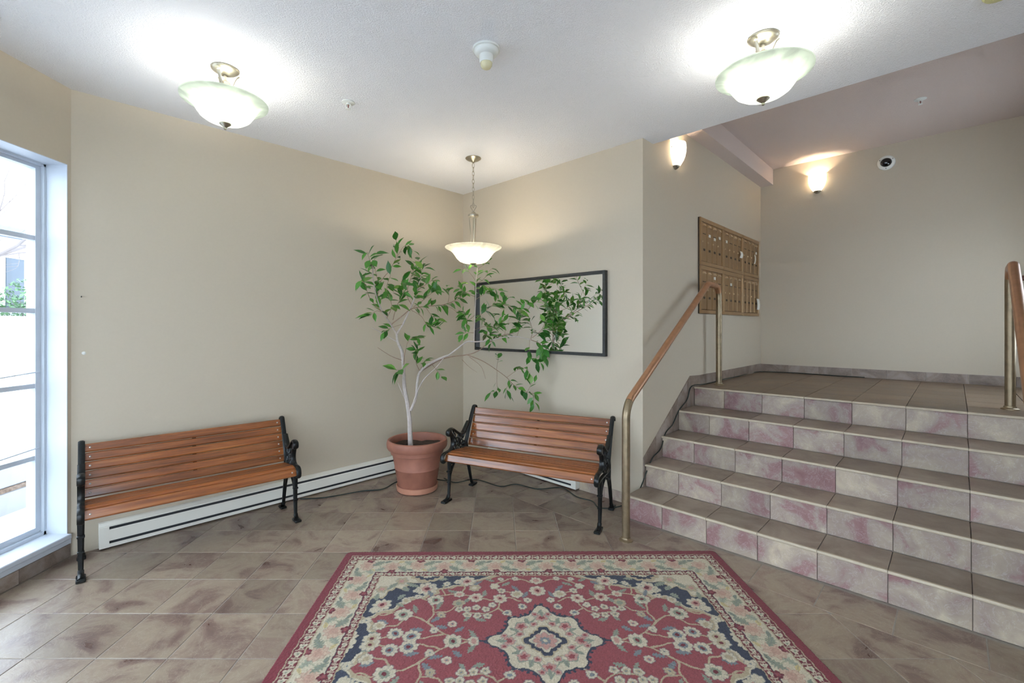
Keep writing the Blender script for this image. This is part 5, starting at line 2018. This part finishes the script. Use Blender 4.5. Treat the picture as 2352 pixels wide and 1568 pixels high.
struct(obj('floor_lane', v, [(0, 1, 3, 2), (2, 3, 5, 4)], M['gravel']))
# kerb and garden wall across the street
kb = MB()
x = -22.0
kb.box(x - 0.3, x, -10, 70, gz(x) - 0.3, gz(x) + 0.16, 0.02)
tag(kb.build('kerb', M['pave'], None), 'long concrete kerb across the street', 'kerb')
gw = MB()
x = -25.5
gw.box(x - 0.3, x, -10, 70, gz(x) - 0.3, gz(x) + 1.05, 0.03)
tag(gw.build('garden_wall', M['render'], None), 'low pale garden wall across the street', 'wall')
hs_ = tag(empty('house', (-33, 32, gz(-33) - 0.2)), 'white rendered house across the street', 'house')
q = MB().box(-4, 4, -14, 16, 0, 5.6)
q.build('wall', M['render'], hs_)
q = MB().box(-4.4, 4.4, -14.5, 16.5, 5.6, 6.2)
q.build('roof', M['grey_roof'], hs_)
for y in (-9.0, -4.4, 0.5, 5.0):
    q = MB().box(4.0, 4.06, y - 0.9, y + 0.1, 1.2, 4.4)
    wo = q.build('window', M['dark_glass'], hs_)
    q = MB()
    q.box(4.05, 4.09, y - 0.96, y + 0.16, 1.14, 1.2)
    q.box(4.05, 4.09, y - 0.96, y + 0.16, 4.4, 4.46)
    q.build('window_frame', M['trim_white'], wo)


def shrub(label, loc, rad, hgt, n, long=False):
    root = tag(empty('shrub', loc), label, 'shrub', 'shrubs across the street')
    q = MB()
    for i in range(n):
        a, e = random.uniform(0, 2 * PI), random.uniform(0.05, 1.0)
        r = rad * math.sqrt(random.random())
        p = Vector((r * math.cos(a), r * math.sin(a), hgt * e * (1 - 0.45 * (r / rad) ** 2)))
        d = Vector((random.uniform(-1, 1), random.uniform(-1, 1), random.uniform(-0.3, 1))).normalized()
        s = random.uniform(0.16, 0.3)
        w = d.cross(Vector((random.random(), random.random(), 1))).normalized() * s * 0.3
        q.add([p, p + d * s * 0.5 + w, p + d * s, p + d * s * 0.5 - w], [(0, 1, 2, 3)])
    fo = q.build('foliage', M['shrub'], root)
    fo['kind'] = 'stuff'
    q = MB()
    for i in range(5):
        a = 2 * PI * i / 5
        q.tube([(0, 0, -0.3), (rad * 0.4 * math.cos(a), rad * 0.4 * math.sin(a), hgt * 0.6)], [0.05, 0.02], 5)
    q.build('stem', M['twig_out'], root)


shrub('round green shrub behind the garden wall, seen through the window', (-27.2, 26.2, 1.0), 1.5, 3.2, 1500)
shrub('second green shrub behind the garden wall, at the photo edge', (-27.6, 22.6, 1.0), 0.9, 2.4, 700)


def bare_tree(label, loc, h, seed):
    rnd = random.Random(seed)
    root = tag(empty('bare_tree', loc), label, 'tree')
    q = MB()
    q.tube([(0, 0, 0), (0.05, 0, h * 0.3), (0, 0.1, h * 0.55)], [0.12, 0.09, 0.06], 8)
    q.build('trunk', M['twig_out'], root, True)

    def grow(p, d, L, r, lev, mbx):
        pts = [p]
        dd = d.copy()
        for i in range(4):
            dd = (dd + Vector((rnd.uniform(-.25, .25), rnd.uniform(-.25, .25), rnd.uniform(-.12, .18)))).normalized()
            pts.append(pts[-1] + dd * L / 4)
        mbx.tube(pts, [r, r * .9, r * .75, r * .6, r * .4], 5, False)
        if lev:
            for i in range(4):
                b = pts[1 + i % 4]
                nd = (dd + Vector((rnd.uniform(-1, 1), rnd.uniform(-1, 1), rnd.uniform(-.5, .7)))).normalized()
                grow(b, nd, L * 0.55, r * 0.45, lev - 1, mbx)
    for i in range(7):
        a = 2 * PI * i / 7
        mbx = MB()
        grow(Vector((0, 0.05, h * (0.3 + 0.04 * i))), Vector((math.cos(a), math.sin(a), 0.55)).normalized(), h * 0.5, 0.045, 3, mbx)
        mbx.build('branch', M['twig_out'], root)


bare_tree('leafless street tree seen through the upper window panes', (-13.0, 10.6, 0.35), 7.0, 5)
